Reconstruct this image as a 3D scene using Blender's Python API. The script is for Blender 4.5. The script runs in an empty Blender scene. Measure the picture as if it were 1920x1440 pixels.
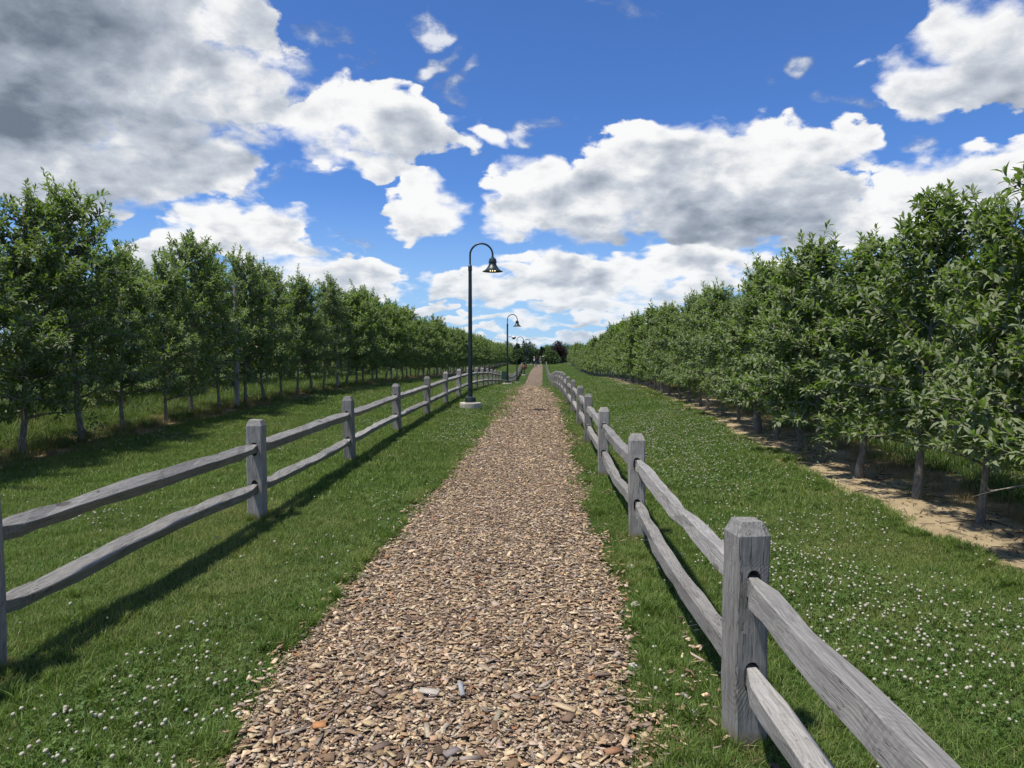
import bpy, bmesh, math, random
import numpy as np
from mathutils import Vector, Matrix

scene = bpy.context.scene
COL = scene.collection
RAD = math.radians

# ------------------------------------------------------------------ camera
cam_data = bpy.data.cameras.new("camera")
cam = bpy.data.objects.new("camera", cam_data)
COL.objects.link(cam)
cam.location = (0.0, 0.0, 1.55)
cam.rotation_euler = (RAD(90 - 2.04), 0.0, RAD(2.397))
cam_data.sensor_width = 36.0
cam_data.lens = 24.19
cam_data.clip_start = 0.05
cam_data.clip_end = 6000.0
scene.camera = cam

# ------------------------------------------------------------------ picture
scene.render.engine = 'CYCLES'
scene.view_settings.view_transform = 'Standard'
scene.view_settings.look = 'None'
scene.view_settings.exposure = 0.42
scene.view_settings.gamma = 1.0
scene.view_settings.use_curve_mapping = False
scene.cycles.max_bounces = 8
scene.cycles.diffuse_bounces = 3
scene.cycles.glossy_bounces = 2
scene.cycles.transmission_bounces = 4
scene.cycles.transparent_max_bounces = 6
scene.cycles.caustics_reflective = False
scene.cycles.caustics_refractive = False
scene.cycles.sample_clamp_indirect = 6.0
scene.cycles.use_denoising = True

# ------------------------------------------------------------------ sun direction (light travels along SUN_DIR)
SUN_TO = Vector((-0.33, -0.20, 1.0)).normalized()       # from the ground to the sun: behind the camera, a little left
SUN_EL = math.asin(SUN_TO.z)
SUN_AZ = math.atan2(SUN_TO.x, SUN_TO.y)                 # clockwise from +Y


# ------------------------------------------------------------------ small node helper
class NT:
    def __init__(self, tree):
        self.t = tree

    def node(self, kind, **props):
        n = self.t.nodes.new(kind)
        for k, v in props.items():
            setattr(n, k, v)
        return n

    def put(self, sock, v):
        if v is None:
            return
        if isinstance(v, bpy.types.NodeSocket):
            self.t.links.new(v, sock)
        elif isinstance(v, (tuple, list)):
            v = tuple(v)
            if sock.type == 'RGBA' and len(v) == 3:
                v = v + (1.0,)
            sock.default_value = v
        else:
            sock.default_value = v

    def m(self, op, a, b=None, c=None, clamp=False):
        n = self.node('ShaderNodeMath', operation=op, use_clamp=clamp)
        self.put(n.inputs[0], a)
        self.put(n.inputs[1], b)
        self.put(n.inputs[2], c)
        return n.outputs[0]

    def v(self, op, a, b=None, c=None, scale=None):
        n = self.node('ShaderNodeVectorMath', operation=op)
        self.put(n.inputs[0], a)
        self.put(n.inputs[1], b)
        self.put(n.inputs[2], c)
        if scale is not None:
            self.put(n.inputs['Scale'], scale)
        return n.outputs['Value'] if op in ('DOT_PRODUCT', 'LENGTH', 'DISTANCE') else n.outputs['Vector']

    def mix(self, f, a, b, blend='MIX'):
        n = self.node('ShaderNodeMix', data_type='RGBA', blend_type=blend)
        self.put(n.inputs[0], f)
        self.put(n.inputs[6], a)
        self.put(n.inputs[7], b)
        return n.outputs[2]

    def noise(self, vec, scale, detail=4.0, rough=0.55, dist=0.0, out='Fac'):
        n = self.node('ShaderNodeTexNoise')
        if vec is not None:
            self.put(n.inputs['Vector'], vec)
        self.put(n.inputs['Scale'], scale)
        self.put(n.inputs['Detail'], detail)
        self.put(n.inputs['Roughness'], rough)
        self.put(n.inputs['Distortion'], dist)
        return n.outputs[out]

    def voro(self, vec, scale, feature='F1', out='Distance', detail=0.0, rand=1.0):
        n = self.node('ShaderNodeTexVoronoi', feature=feature)
        self.put(n.inputs['Vector'], vec)
        self.put(n.inputs['Scale'], scale)
        if 'Detail' in n.inputs and feature not in ('DISTANCE_TO_EDGE',):
            self.put(n.inputs['Detail'], detail)
        self.put(n.inputs['Randomness'], rand)
        return n.outputs[out]

    def smooth(self, x, lo, hi, a=0.0, b=1.0):
        n = self.node('ShaderNodeMapRange', interpolation_type='SMOOTHSTEP')
        self.put(n.inputs[0], x)
        self.put(n.inputs[1], lo)
        self.put(n.inputs[2], hi)
        self.put(n.inputs[3], a)
        self.put(n.inputs[4], b)
        return n.outputs[0]

    def lin(self, x, lo, hi, a=0.0, b=1.0):
        n = self.node('ShaderNodeMapRange')
        self.put(n.inputs[0], x)
        self.put(n.inputs[1], lo)
        self.put(n.inputs[2], hi)
        self.put(n.inputs[3], a)
        self.put(n.inputs[4], b)
        return n.outputs[0]

    def ramp(self, x, stops):
        n = self.node('ShaderNodeValToRGB')
        cr = n.color_ramp
        while len(cr.elements) < len(stops):
            cr.elements.new(0.5)
        for e, (p, c) in zip(cr.elements, stops):
            e.position = p
            e.color = tuple(c) + (1.0,) if len(c) == 3 else c
        self.put(n.inputs[0], x)
        return n.outputs[0]

    def sep(self, vec):
        n = self.node('ShaderNodeSeparateXYZ')
        self.put(n.inputs[0], vec)
        return n.outputs[0], n.outputs[1], n.outputs[2]

    def comb(self, x, y, z):
        n = self.node('ShaderNodeCombineXYZ')
        self.put(n.inputs[0], x)
        self.put(n.inputs[1], y)
        self.put(n.inputs[2], z)
        return n.outputs[0]


# ------------------------------------------------------------------ world: daylight sky with fair-weather cumulus
# the clouds stand at infinity; each is a few overlapping puffs in (x/y, z/y) of the world direction
# (u, v, half width, half height, roll, brightness of its top, brightness of its base, thickness)
CLOUD_PUFFS = [
    (-0.766, 0.443, 0.241, 0.185, -0.02, 0.28, 0.18, 1.25),
    (-0.644, 0.495, 0.191, 0.115, -0.02, 0.40, 0.22, 1.20),
    (-0.534, 0.408, 0.182, 0.115, -0.02, 0.62, 0.34, 1.15),
    (-0.442, 0.468, 0.083, 0.076, -0.02, 0.95, 0.62, 0.95),
    (-0.423, 0.376, 0.094, 0.061, 0.15, 0.85, 0.62, 0.95),
    (-0.615, 0.344, 0.223, 0.054, -0.01, 0.40, 0.22, 1.10),
    (-0.415, 0.414, 0.063, 0.061, -0.02, 0.95, 0.75, 0.85),
    (-0.730, 0.279, 0.210, 0.062, -0.01, 0.92, 0.55, 1.30),
    (-0.536, 0.293, 0.135, 0.058, 0.07, 0.95, 0.50, 1.25),
    (-0.448, 0.319, 0.067, 0.031, 0.33, 1.00, 0.80, 0.90),
    (-0.617, 0.255, 0.144, 0.047, -0.01, 0.75, 0.45, 1.00),
    (-0.786, 0.327, 0.122, 0.047, -0.01, 0.50, 0.30, 1.00),
    (-0.536, 0.303, 0.042, 0.023, -0.01, 0.12, 0.10, 0.75),
    (-0.632, 0.312, 0.029, 0.014, -0.01, 0.16, 0.14, 0.60),
    (-0.243, 0.347, 0.120, 0.055, -0.12, 1.00, 0.66, 1.25),
    (-0.321, 0.348, 0.059, 0.065, 0.16, 0.95, 0.75, 0.95),
    (-0.251, 0.286, 0.074, 0.031, -0.10, 0.95, 0.66, 1.00),
    (-0.069, 0.330, 0.045, 0.027, -0.01, 1.00, 0.80, 0.90),
    (-0.170, 0.227, 0.060, 0.046, 0.13, 1.00, 0.62, 1.20),
    (-0.442, 0.191, 0.119, 0.043, -0.14, 1.05, 0.60, 1.35),
    (-0.538, 0.172, 0.096, 0.033, 0.08, 1.00, 0.60, 1.00),
    (-0.354, 0.171, 0.075, 0.025, -0.14, 0.95, 0.60, 0.95),
    (-0.473, 0.215, 0.056, 0.027, -0.01, 1.10, 0.80, 0.90),
    (-0.292, 0.126, 0.098, 0.029, -0.06, 1.00, 0.62, 1.25),
    (-0.387, 0.132, 0.063, 0.025, -0.01, 0.95, 0.70, 0.90),
    (-0.023, 0.232, 0.063, 0.062, -0.01, 1.10, 0.66, 1.25),
    (-0.038, 0.195, 0.046, 0.034, -0.01, 0.90, 0.55, 0.95),
    (0.168, 0.269, 0.105, 0.063, 0.08, 1.15, 0.58, 1.35),
    (0.081, 0.225, 0.106, 0.055, -0.01, 1.05, 0.42, 1.40),
    (0.232, 0.220, 0.172, 0.056, -0.01, 0.88, 0.30, 1.50),
    (0.329, 0.267, 0.118, 0.055, 0.09, 1.00, 0.50, 1.35),
    (0.421, 0.304, 0.062, 0.034, 0.16, 0.95, 0.70, 0.95),
    (0.367, 0.192, 0.089, 0.038, -0.01, 0.70, 0.40, 1.00),
    (0.160, 0.308, 0.045, 0.027, -0.01, 1.25, 0.90, 0.90),
    (0.566, 0.401, 0.083, 0.049, 0.20, 1.00, 0.70, 1.10),
    (0.629, 0.458, 0.075, 0.055, 0.16, 0.95, 0.60, 1.15),
    (0.656, 0.403, 0.065, 0.058, -0.02, 0.90, 0.60, 1.00),
    (0.511, 0.380, 0.043, 0.022, 0.20, 0.95, 0.75, 0.70),
    (0.573, 0.224, 0.144, 0.060, 0.24, 1.05, 0.60, 1.40),
    (0.660, 0.256, 0.093, 0.049, 0.13, 1.10, 0.65, 1.40),
    (0.478, 0.184, 0.080, 0.038, 0.17, 0.90, 0.60, 1.00),
    (0.081, 0.124, 0.129, 0.029, -0.01, 1.05, 0.55, 1.30),
    (0.218, 0.137, 0.113, 0.026, 0.06, 1.05, 0.60, 1.30),
    (0.331, 0.132, 0.089, 0.027, -0.01, 1.00, 0.65, 0.95),
    (-0.119, 0.108, 0.061, 0.023, 0.06, 1.00, 0.70, 0.95),
    (-0.042, 0.119, 0.046, 0.017, -0.00, 0.95, 0.70, 0.90),
    (-0.166, 0.075, 0.043, 0.015, -0.00, 0.95, 0.70, 0.90),
    (-0.042, 0.084, 0.069, 0.012, 0.07, 1.00, 0.65, 0.90),
    (0.081, 0.078, 0.107, 0.013, -0.00, 1.00, 0.55, 0.95),
    (-0.065, 0.060, 0.116, 0.010, -0.00, 0.90, 0.55, 0.90),
    (0.081, 0.054, 0.092, 0.009, -0.00, 0.90, 0.50, 0.90),
    (-0.120, 0.040, 0.093, 0.008, -0.00, 0.85, 0.60, 0.80),
    (0.020, 0.034, 0.115, 0.007, -0.00, 0.85, 0.55, 0.85),
    (0.348, 0.414, 0.028, 0.027, -0.02, 1.00, 0.85, 0.55),
    (0.113, 0.503, 0.063, 0.030, 0.24, 0.95, 0.85, 0.50),
    (-0.176, 0.436, 0.028, 0.042, -0.36, 0.90, 0.85, 0.50),
    (-0.122, 0.409, 0.045, 0.038, 0.59, 0.80, 0.75, 0.45),
    (-0.183, 0.496, 0.036, 0.021, -0.28, 0.90, 0.80, 0.50),
    (0.431, 0.366, 0.069, 0.022, 0.25, 0.85, 0.80, 0.45),
    (0.542, 0.304, 0.061, 0.030, 0.27, 0.95, 0.85, 0.55),
    (-0.320, 0.475, 0.085, 0.040, 0.24, 1.00, 0.80, 0.55),
    (-0.349, 0.287, 0.059, 0.035, 0.33, 0.95, 0.80, 0.50),
    (0.012, 0.338, 0.061, 0.023, 0.23, 1.00, 0.85, 0.55),
    (-0.277, 0.412, 0.069, 0.046, 0.50, 1.00, 0.80, 0.45),
    (-0.417, 0.260, 0.047, 0.031, 0.33, 1.00, 0.80, 0.40),
    (0.046, 0.282, 0.030, 0.018, 0.51, 1.00, 0.80, 0.35),
    (-0.275, 0.182, 0.039, 0.023, -0.01, 1.00, 0.80, 0.40),
    (0.246, 0.321, 0.089, 0.019, 0.06, 1.00, 0.80, 0.40),
    (-0.134, 0.356, 0.054, 0.030, 0.33, 1.00, 0.80, 0.40),
    (-0.003, 0.097, 0.184, 0.020, -0.00, 1.00, 0.60, 0.85),
    (0.211, 0.102, 0.143, 0.021, 0.05, 1.00, 0.60, 0.90),
    (-0.245, 0.100, 0.071, 0.020, -0.00, 0.95, 0.65, 0.80),
    (-0.011, 0.026, 0.199, 0.006, -0.00, 0.85, 0.60, 0.80),
    (0.143, 0.064, 0.099, 0.012, -0.00, 0.95, 0.60, 0.85),
    (-0.229, 0.065, 0.071, 0.011, -0.00, 0.90, 0.60, 0.75),
]
world = bpy.data.worlds.new("World")
scene.world = world
world.use_nodes = True
wt = NT(world.node_tree)
world.node_tree.nodes.clear()
SKY_STRENGTH = 0.1


def build_world():
    w = wt
    tc = w.node('ShaderNodeTexCoord').outputs['Generated']
    d = w.v('NORMALIZE', tc)
    dx, dy, dz = w.sep(d)
    sky = w.node('ShaderNodeTexSky', sky_type='NISHITA', sun_disc=False)
    sky.sun_elevation = SUN_EL
    sky.sun_rotation = SUN_AZ
    sky.air_density = 1.0
    sky.dust_density = 0.0
    sky.ozone_density = 4.0
    skyc = w.mix(1.0, sky.outputs[0], (0.48, 0.71, 1.08), 'MULTIPLY')

    # front coordinates
    yy = w.m('MAXIMUM', dy, 0.15)
    u = w.m('DIVIDE', dx, yy)
    v = w.m('DIVIDE', dz, yy)

    # perspective-consistent 3D noise space (clouds shrink towards the horizon)
    zc = w.m('ADD', w.m('MAXIMUM', dz, 0.0), 0.2)
    inv = w.m('DIVIDE', 1.95, w.m('ADD', zc, 0.25))
    p3 = w.v('SCALE', d, scale=inv)
    wv = w.v('SUBTRACT', w.noise(p3, 3.2, 3.0, 0.55, out='Color'), (0.5, 0.5, 0.5))
    p3w = w.v('MULTIPLY_ADD', wv, (0.10, 0.10, 0.10), p3)

    def billow(p):
        n1 = w.noise(p, 5.0, 10.0, 0.66)
        vo = w.voro(p, 12.0, 'F1', detail=0.0)
        return w.m('MULTIPLY_ADD', n1, 3.9, w.m('MULTIPLY_ADD', vo, -0.80, -1.60))
    na = billow(p3w)
    # the same field a little nearer the light, for relief
    nb = billow(w.v('ADD', p3w, (-0.020, 0.0, 0.055)))
    # broad swells
    ba = w.noise(p3w, 3.0, 2.0, 0.5)
    bb = w.noise(w.v('ADD', p3w, (-0.05, 0.0, 0.13)), 3.0, 2.0, 0.5)

    # puff outlines are bent by the noise so that none stays an ellipse
    wx, wy, wz = w.sep(w.v('SCALE', wv, scale=w.m('MULTIPLY', zc, 0.42)))
    uv1 = w.comb(w.m('ADD', u, wx), w.m('MULTIPLY_ADD', wz, 0.75, v), 1.0)

    # three puffs to a vector
    uu, vv, _ = w.sep(uv1)
    U3, V3 = w.comb(uu, uu, uu), w.comb(vv, vv, vv)

    def gather_puffs(puffs, shading=True):
        best = sw = ss = None
        puffs = list(puffs)
        while len(puffs) % 3:
            puffs.append((9.0, -9.0, 0.1, 0.1, 0.0, 0.5, 0.5, 0.5))
        for k in range(0, len(puffs), 3):
            tri = puffs[k:k + 3]
            cs = [(math.cos(p[4]), math.sin(p[4])) for p in tri]
            q1 = w.v('MULTIPLY_ADD', U3, [c / p[2] for p, (c, n) in zip(tri, cs)], w.v('MULTIPLY_ADD', V3, [n / p[2] for p, (c, n) in zip(tri, cs)], [-(c * p[0] + n * p[1]) / p[2] for p, (c, n) in zip(tri, cs)]))
            q2 = w.v('MULTIPLY_ADD', U3, [-n / p[3] for p, (c, n) in zip(tri, cs)], w.v('MULTIPLY_ADD', V3, [c / p[3] for p, (c, n) in zip(tri, cs)], [(n * p[0] - c * p[1]) / p[3] for p, (c, n) in zip(tri, cs)]))
            G = w.v('SUBTRACT', [p[7] + 0.6 for p in tri], w.v('MULTIPLY_ADD', q1, q1, w.v('MULTIPLY', q2, q2)))
            G = w.v('MAXIMUM', G, (0.0, 0.0, 0.0))
            best = G if best is None else w.v('MAXIMUM', best, G)
            if shading:
                wi = w.v('MULTIPLY', w.v('MULTIPLY', G, G), G)
                mean = w.v('MULTIPLY_ADD', q2, [0.5 * (p[5] - p[6]) for p in tri], [0.5 * (p[5] + p[6]) for p in tri])
                sw = wi if sw is None else w.v('ADD', sw, wi)
                ss = w.v('MULTIPLY', wi, mean) if ss is None else w.v('MULTIPLY_ADD', wi, mean, ss)
        b1, b2, b3 = w.sep(best)
        best = w.m('MAXIMUM', w.m('MAXIMUM', b1, b2), b3)
        if not shading:
            return best
        one = (1.0, 1.0, 1.0)
        return best, w.m('DIVIDE', w.v('DOT_PRODUCT', ss, one), w.m('MAXIMUM', w.v('DOT_PRODUCT', sw, one), 0.001))

    best, shade = gather_puffs([p for p in CLOUD_PUFFS if p[7] > 0.55])
    wisp = gather_puffs([p for p in CLOUD_PUFFS if p[7] <= 0.55], False)
    best = w.m('SUBTRACT', best, 0.6)
    # away from the placed clouds the same kind of broken cumulus carries on
    gen = w.noise(p3, 0.9, 1.0, 0.5)
    gen = w.m('MULTIPLY_ADD', gen, 5.0, -2.75)
    lat = w.m('MAXIMUM', w.m('ABSOLUTE', u), w.m('MULTIPLY', v, 1.35))
    away = w.m('MAXIMUM', w.smooth(lat, 0.85, 1.1), w.smooth(dy, 0.2, 0.35, 1.0, 0.0))
    near = w.m('SUBTRACT', 1.0, away)
    field = w.m('MULTIPLY_ADD', best, near, w.m('MULTIPLY', gen, away))
    shade = w.m('MULTIPLY_ADD', shade, near, w.m('MULTIPLY', away, 0.66))
    D = w.m('MULTIPLY_ADD', na, 0.58, field)
    # some rims are crisp, others fray out
    soft = w.smooth(ba, 0.42, 0.62, 0.22, 0.95)
    alpha = w.smooth(D, -0.04, soft)
    fray = w.smooth(w.m('MULTIPLY_ADD', na, 0.75, wisp), 0.55, 1.55, 0.0, 0.82)
    alpha = w.m('MAXIMUM', alpha, w.m('MULTIPLY', fray, near))
    shade = w.m('MAXIMUM', shade, w.m('MULTIPLY', fray, 0.9))
    relief = w.m('MULTIPLY_ADD', w.m('SUBTRACT', na, nb), 0.25, w.m('MULTIPLY', w.m('SUBTRACT', ba, bb), 1.35))
    body = w.smooth(D, 0.1, 1.7, 0.17, -0.07)
    s = w.m('ADD', w.m('ADD', shade, relief), body)
    ccol = w.ramp(s, [(0.0, (0.125, 0.152, 0.192)), (0.35, (0.262, 0.298, 0.355)), (0.65, (0.44, 0.472, 0.52)), (0.88, (0.66, 0.665, 0.67)), (1.0, (0.725, 0.725, 0.725))])
    ccol = w.v('SCALE', ccol, scale=1.0 / SKY_STRENGTH)
    # far clouds and far sky take on the colour of the air
    hz = w.smooth(dz, 0.0, 0.16, 0.40, 0.0)
    ccol = w.mix(hz, ccol, (4.6, 5.5, 6.6))
    skyc = w.mix(w.smooth(dz, 0.0, 0.25, 0.75, 0.0), skyc, (3.0, 4.7, 6.7))
    col = w.mix(w.m('MULTIPLY', alpha, 0.985), skyc, ccol)
    bg = w.node('ShaderNodeBackground')
    w.put(bg.inputs['Color'], col)
    w.put(bg.inputs['Strength'], SKY_STRENGTH)
    out = w.node('ShaderNodeOutputWorld')
    world.node_tree.links.new(bg.outputs[0], out.inputs[0])
    world.cycles.sampling_method = 'MANUAL'
    world.cycles.sample_map_resolution = 256


build_world()

# ------------------------------------------------------------------ sun
sun_data = bpy.data.lights.new("sun", 'SUN')
sun_data.energy = 4.3
sun_data.angle = RAD(3.0)
sun_data.color = (1.0, 0.955, 0.89)
sun = bpy.data.objects.new("sun", sun_data)
COL.objects.link(sun)
sun.location = (-12, -12, 40)
sun.rotation_euler = (-SUN_TO).to_track_quat('-Z', 'Y').to_euler()

# ------------------------------------------------------------------ object helpers
def new_mat(name):
    m = bpy.data.materials.new(name)
    m.use_nodes = True
    m.node_tree.nodes.clear()
    t = NT(m.node_tree)
    out = t.node('ShaderNodeOutputMaterial')
    return m, t, out


def principled(t, out, color, rough=0.8, spec=0.3, normal=None, metallic=0.0):
    p = t.node('ShaderNodeBsdfPrincipled')
    t.put(p.inputs['Base Color'], color)
    t.put(p.inputs['Roughness'], rough)
    t.put(p.inputs['Specular IOR Level'], spec)
    t.put(p.inputs['Metallic'], metallic)
    if normal is not None:
        t.put(p.inputs['Normal'], normal)
    t.t.links.new(p.outputs[0], out.inputs[0])
    return p


def bump(t, height, strength=0.5, dist=0.01):
    b = t.node('ShaderNodeBump')
    t.put(b.inputs['Strength'], strength)
    t.put(b.inputs['Distance'], dist)
    t.put(b.inputs['Height'], height)
    return b.outputs[0]


def plain_mat(name, color, rough=0.6, spec=0.3, var=0.12, scale=6.0, metallic=0.0):
    m, t, out = new_mat(name)
    o = t.node('ShaderNodeTexCoord').outputs['Object']
    n = t.noise(o, scale, 5.0, 0.6)
    f = t.lin(n, 0.25, 0.75, 1.0 - var, 1.0 + var)
    c = t.v('SCALE', tuple(color), scale=f)
    principled(t, out, c, rough, spec, bump(t, t.noise(o, scale * 6, 3.0, 0.6), 0.15, 0.004), metallic)
    return m


def mesh_from(name, verts, faces, smooth=False):
    me = bpy.data.meshes.new(name)
    me.from_pydata([tuple(map(float, v)) for v in verts], [], faces)
    if smooth:
        me.polygons.foreach_set('use_smooth', np.ones(len(me.polygons), dtype=bool))
    me.update()
    return me


def mesh_np(name, verts, tris=None, quads=None, smooth=False, colors=None):
    """fast mesh from numpy arrays of vertices, triangles and quads"""
    me = bpy.data.meshes.new(name)
    verts = np.asarray(verts, dtype=np.float32)
    loops, starts, tot = [], [], 0
    if tris is not None and len(tris):
        tris = np.asarray(tris, dtype=np.int32)
        loops.append(tris.ravel())
        starts.append(tot + 3 * np.arange(len(tris), dtype=np.int32))
        tot += 3 * len(tris)
    if quads is not None and len(quads):
        quads = np.asarray(quads, dtype=np.int32)
        loops.append(quads.ravel())
        starts.append(tot + 4 * np.arange(len(quads), dtype=np.int32))
        tot += 4 * len(quads)
    loops = np.concatenate(loops)
    starts = np.concatenate(starts).astype(np.int32)
    me.vertices.add(len(verts))
    me.vertices.foreach_set('co', verts.ravel())
    me.loops.add(len(loops))
    me.loops.foreach_set('vertex_index', loops)
    me.polygons.add(len(starts))
    me.polygons.foreach_set('loop_start', starts)
    if smooth:
        me.polygons.foreach_set('use_smooth', np.ones(len(starts), dtype=bool))
    me.update(calc_edges=True)
    if colors is not None:
        a = me.color_attributes.new('col', 'FLOAT_COLOR', 'POINT')
        c4 = np.ones((len(verts), 4), dtype=np.float32)
        c4[:, :3] = colors
        a.data.foreach_set('color', c4.ravel())
    return me


def obj(name, me, mat=None, parent=None, loc=None, rot=None):
    o = bpy.data.objects.new(name, me)
    COL.objects.link(o)
    if mat is not None and me is not None and not me.materials:
        me.materials.append(mat)
    if parent is not None:
        o.parent = parent
    if loc is not None:
        o.location = loc
    if rot is not None:
        o.rotation_euler = rot
    return o


def tag(o, label=None, category=None, group=None, kind=None):
    if label:
        o['label'] = label
    if category:
        o['category'] = category
    if group:
        o['group'] = group
    if kind:
        o['kind'] = kind
    return o


def thing(name, label, category, loc=(0, 0, 0), rotz=0.0, group=None):
    o = bpy.data.objects.new(name, None)
    COL.objects.link(o)
    o.location = loc
    o.rotation_euler = (0, 0, rotz)
    o.empty_display_size = 0.2
    return tag(o, label, category, group)


def tube(points, radii, sides=8, cap=True):
    """verts, faces of a tube along points"""
    pts = [Vector(p) for p in points]
    verts, faces = [], []
    n = len(pts)
    ref = Vector((0.31, 0.92, 0.23)).normalized()
    prev = None
    for i, p in enumerate(pts):
        d = (pts[min(i + 1, n - 1)] - pts[max(i - 1, 0)])
        d = d.normalized() if d.length > 1e-9 else Vector((0, 0, 1))
        a = prev if prev is not None else (ref if abs(ref.dot(d)) < 0.95 else Vector((1, 0, 0)))
        a = (a - d * a.dot(d)).normalized()
        prev = a
        b = d.cross(a)
        for k in range(sides):
            t = 2 * math.pi * k / sides
            verts.append(p + (a * math.cos(t) + b * math.sin(t)) * radii[i])
    for i in range(n - 1):
        for k in range(sides):
            k2 = (k + 1) % sides
            faces.append((i * sides + k, i * sides + k2, (i + 1) * sides + k2, (i + 1) * sides + k))
    if cap:
        faces.append(tuple(reversed(range(sides))))
        faces.append(tuple((n - 1) * sides + k for k in range(sides)))
    return verts, faces


def lathe(profile, sides=24, cap=True):
    """verts, faces of a surface of revolution, profile = [(radius, z)]"""
    verts, faces = [], []
    for r, z in profile:
        for k in range(sides):
            t = 2 * math.pi * k / sides
            verts.append((r * math.cos(t), r * math.sin(t), z))
    for i in range(len(profile) - 1):
        for k in range(sides):
            k2 = (k + 1) % sides
            faces.append((i * sides + k, i * sides + k2, (i + 1) * sides + k2, (i + 1) * sides + k))
    if cap:
        faces.append(tuple(reversed(range(sides))))
        faces.append(tuple((len(profile) - 1) * sides + k for k in range(sides)))
    return verts, faces


def join(*vf):
    V, Fc = [], []
    for v, f in vf:
        o = len(V)
        V.extend(v)
        Fc.extend(tuple(i + o for i in t) for t in f)
    return V, Fc


def box(x0, x1, y0, y1, z0, z1):
    v = [(x, y, z) for z in (z0, z1) for y in (y0, y1) for x in (x0, x1)]
    f = [(0, 2, 3, 1), (4, 5, 7, 6), (0, 1, 5, 4), (2, 6, 7, 3), (0, 4, 6, 2), (1, 3, 7, 5)]
    return v, f


def shift(vf, dx=0.0, dy=0.0, dz=0.0):
    return [(p[0] + dx, p[1] + dy, p[2] + dz) for p in vf[0]], vf[1]


# ------------------------------------------------------------------ value noise for placing things
_rng = np.random.RandomState(5)
_LAT = _rng.rand(256, 256)


def vnoise(x, y, freq=1.0):
    x = np.asarray(x, dtype=float) * freq + 31.7
    y = np.asarray(y, dtype=float) * freq + 11.3
    xi, yi = np.floor(x).astype(int), np.floor(y).astype(int)
    fx, fy = x - xi, y - yi
    fx, fy = fx * fx * (3 - 2 * fx), fy * fy * (3 - 2 * fy)
    g = lambda a, b: _LAT[a & 255, b & 255]
    return (g(xi, yi) * (1 - fx) + g(xi + 1, yi) * fx) * (1 - fy) + (g(xi, yi + 1) * (1 - fx) + g(xi + 1, yi + 1) * fx) * fy


def fbm(x, y, freq=1.0, octs=3):
    s, a, tot = 0.0, 1.0, 0.0
    for k in range(octs):
        s = s + a * vnoise(x + 7.1 * k, y - 3.3 * k, freq * 2 ** k)
        tot += a
        a *= 0.5
    return s / tot


# ------------------------------------------------------------------ lie of the land
TY = np.array([-60, 0, 6.5, 10, 14, 19, 24, 28, 35, 45, 55, 65, 75, 85, 100, 110, 125, 160, 250, 2500], dtype=float)
TX = np.array([-2500, -40, -7.6, -2.65, -0.34, 0.85, 4.1, 40, 2500], dtype=float)
TZ = {
    -7.6: [.05, .05, .10, .15, .29, .41, .48, .50, .50, .45, .40, .38, .38, .40, .42, .45, .50, .60, .60, .6],
    -2.65: [.05, .05, .10, .13, .20, .29, .34, .32, .20, -.10, -.45, -.72, -.68, -.40, .10, .35, .45, .40, .40, .4],
    -0.34: [0, 0, 0, 0, .03, .08, .12, .12, .02, -.25, -.58, -.80, -.75, -.50, .05, .28, .38, .40, .40, .4],
    0.85: [0, 0, 0, .01, .03, .08, .12, .14, .06, -.20, -.50, -.72, -.68, -.42, .10, .30, .40, .40, .40, .4],
    4.1: [0, 0, .02, .11, .23, .33, .42, .47, .46, .40, .20, .10, .12, .30, .50, .60, .60, .60, .60, .6],
}
TZ[-40] = TZ[-2500] = [z + 0.1 for z in TZ[-7.6]]
TZ[40] = TZ[2500] = [z + 0.1 for z in TZ[4.1]]
TGRID = np.array([TZ[x] for x in TX])


def _catmull(yq, tab):
    i = np.clip(np.searchsorted(TY, yq) - 1, 0, len(TY) - 2)
    y0, y1 = TY[i], TY[i + 1]
    t = np.clip((yq - y0) / (y1 - y0), 0, 1)
    im, ip = np.clip(i - 1, 0, len(TY) - 1), np.clip(i + 2, 0, len(TY) - 1)
    p0, p1 = tab[i], tab[i + 1]
    m0 = (p1 - tab[im]) / np.maximum(y1 - TY[im], 1e-6) * (y1 - y0)
    m1 = (tab[ip] - p0) / np.maximum(TY[ip] - y0, 1e-6) * (y1 - y0)
    return (2 * t ** 3 - 3 * t ** 2 + 1) * p0 + (t ** 3 - 2 * t ** 2 + t) * m0 + (-2 * t ** 3 + 3 * t ** 2) * p1 + (t ** 3 - t ** 2) * m1


def zg(x, y):
    """ground height"""
    x = np.asarray(x, dtype=float)
    y = np.asarray(y, dtype=float)
    x, y = np.broadcast_arrays(x, y)
    rows = np.stack([_catmull(y, TGRID[k]) for k in range(len(TX))])
    i = np.clip(np.searchsorted(TX, x) - 1, 0, len(TX) - 2)
    t = np.clip((x - TX[i]) / (TX[i + 1] - TX[i]), 0, 1)
    t = np.where((TX[i] > -10) & (TX[i] < 5), t * 0.35 + (t * t * (3 - 2 * t)) * 0.65, t)
    a = np.take_along_axis(rows, i[None], 0)[0]
    b = np.take_along_axis(rows, (i + 1)[None], 0)[0]
    return a * (1 - t) + b * t + (fbm(x, y, 0.9, 3) - 0.5) * 0.03


def zg1(x, y):
    return float(zg(np.array([x]), np.array([y]))[0])


PCY = np.array([-10, 2.5, 4.5, 6.6, 10, 23, 35, 45, 65, 90, 110, 140, 300], dtype=float)
PCL = np.array([-1.18, -1.21, -1.32, -1.26, -1.20, -1.24, -1.38, -1.55, -1.55, -1.5, -1.12, -1.1, -1.1])
PCR = np.array([0.40, 0.40, 0.55, 0.44, 0.55, 0.56, 0.35, 0.15, 0.15, 0.22, 0.30, 0.35, 0.35])


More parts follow.
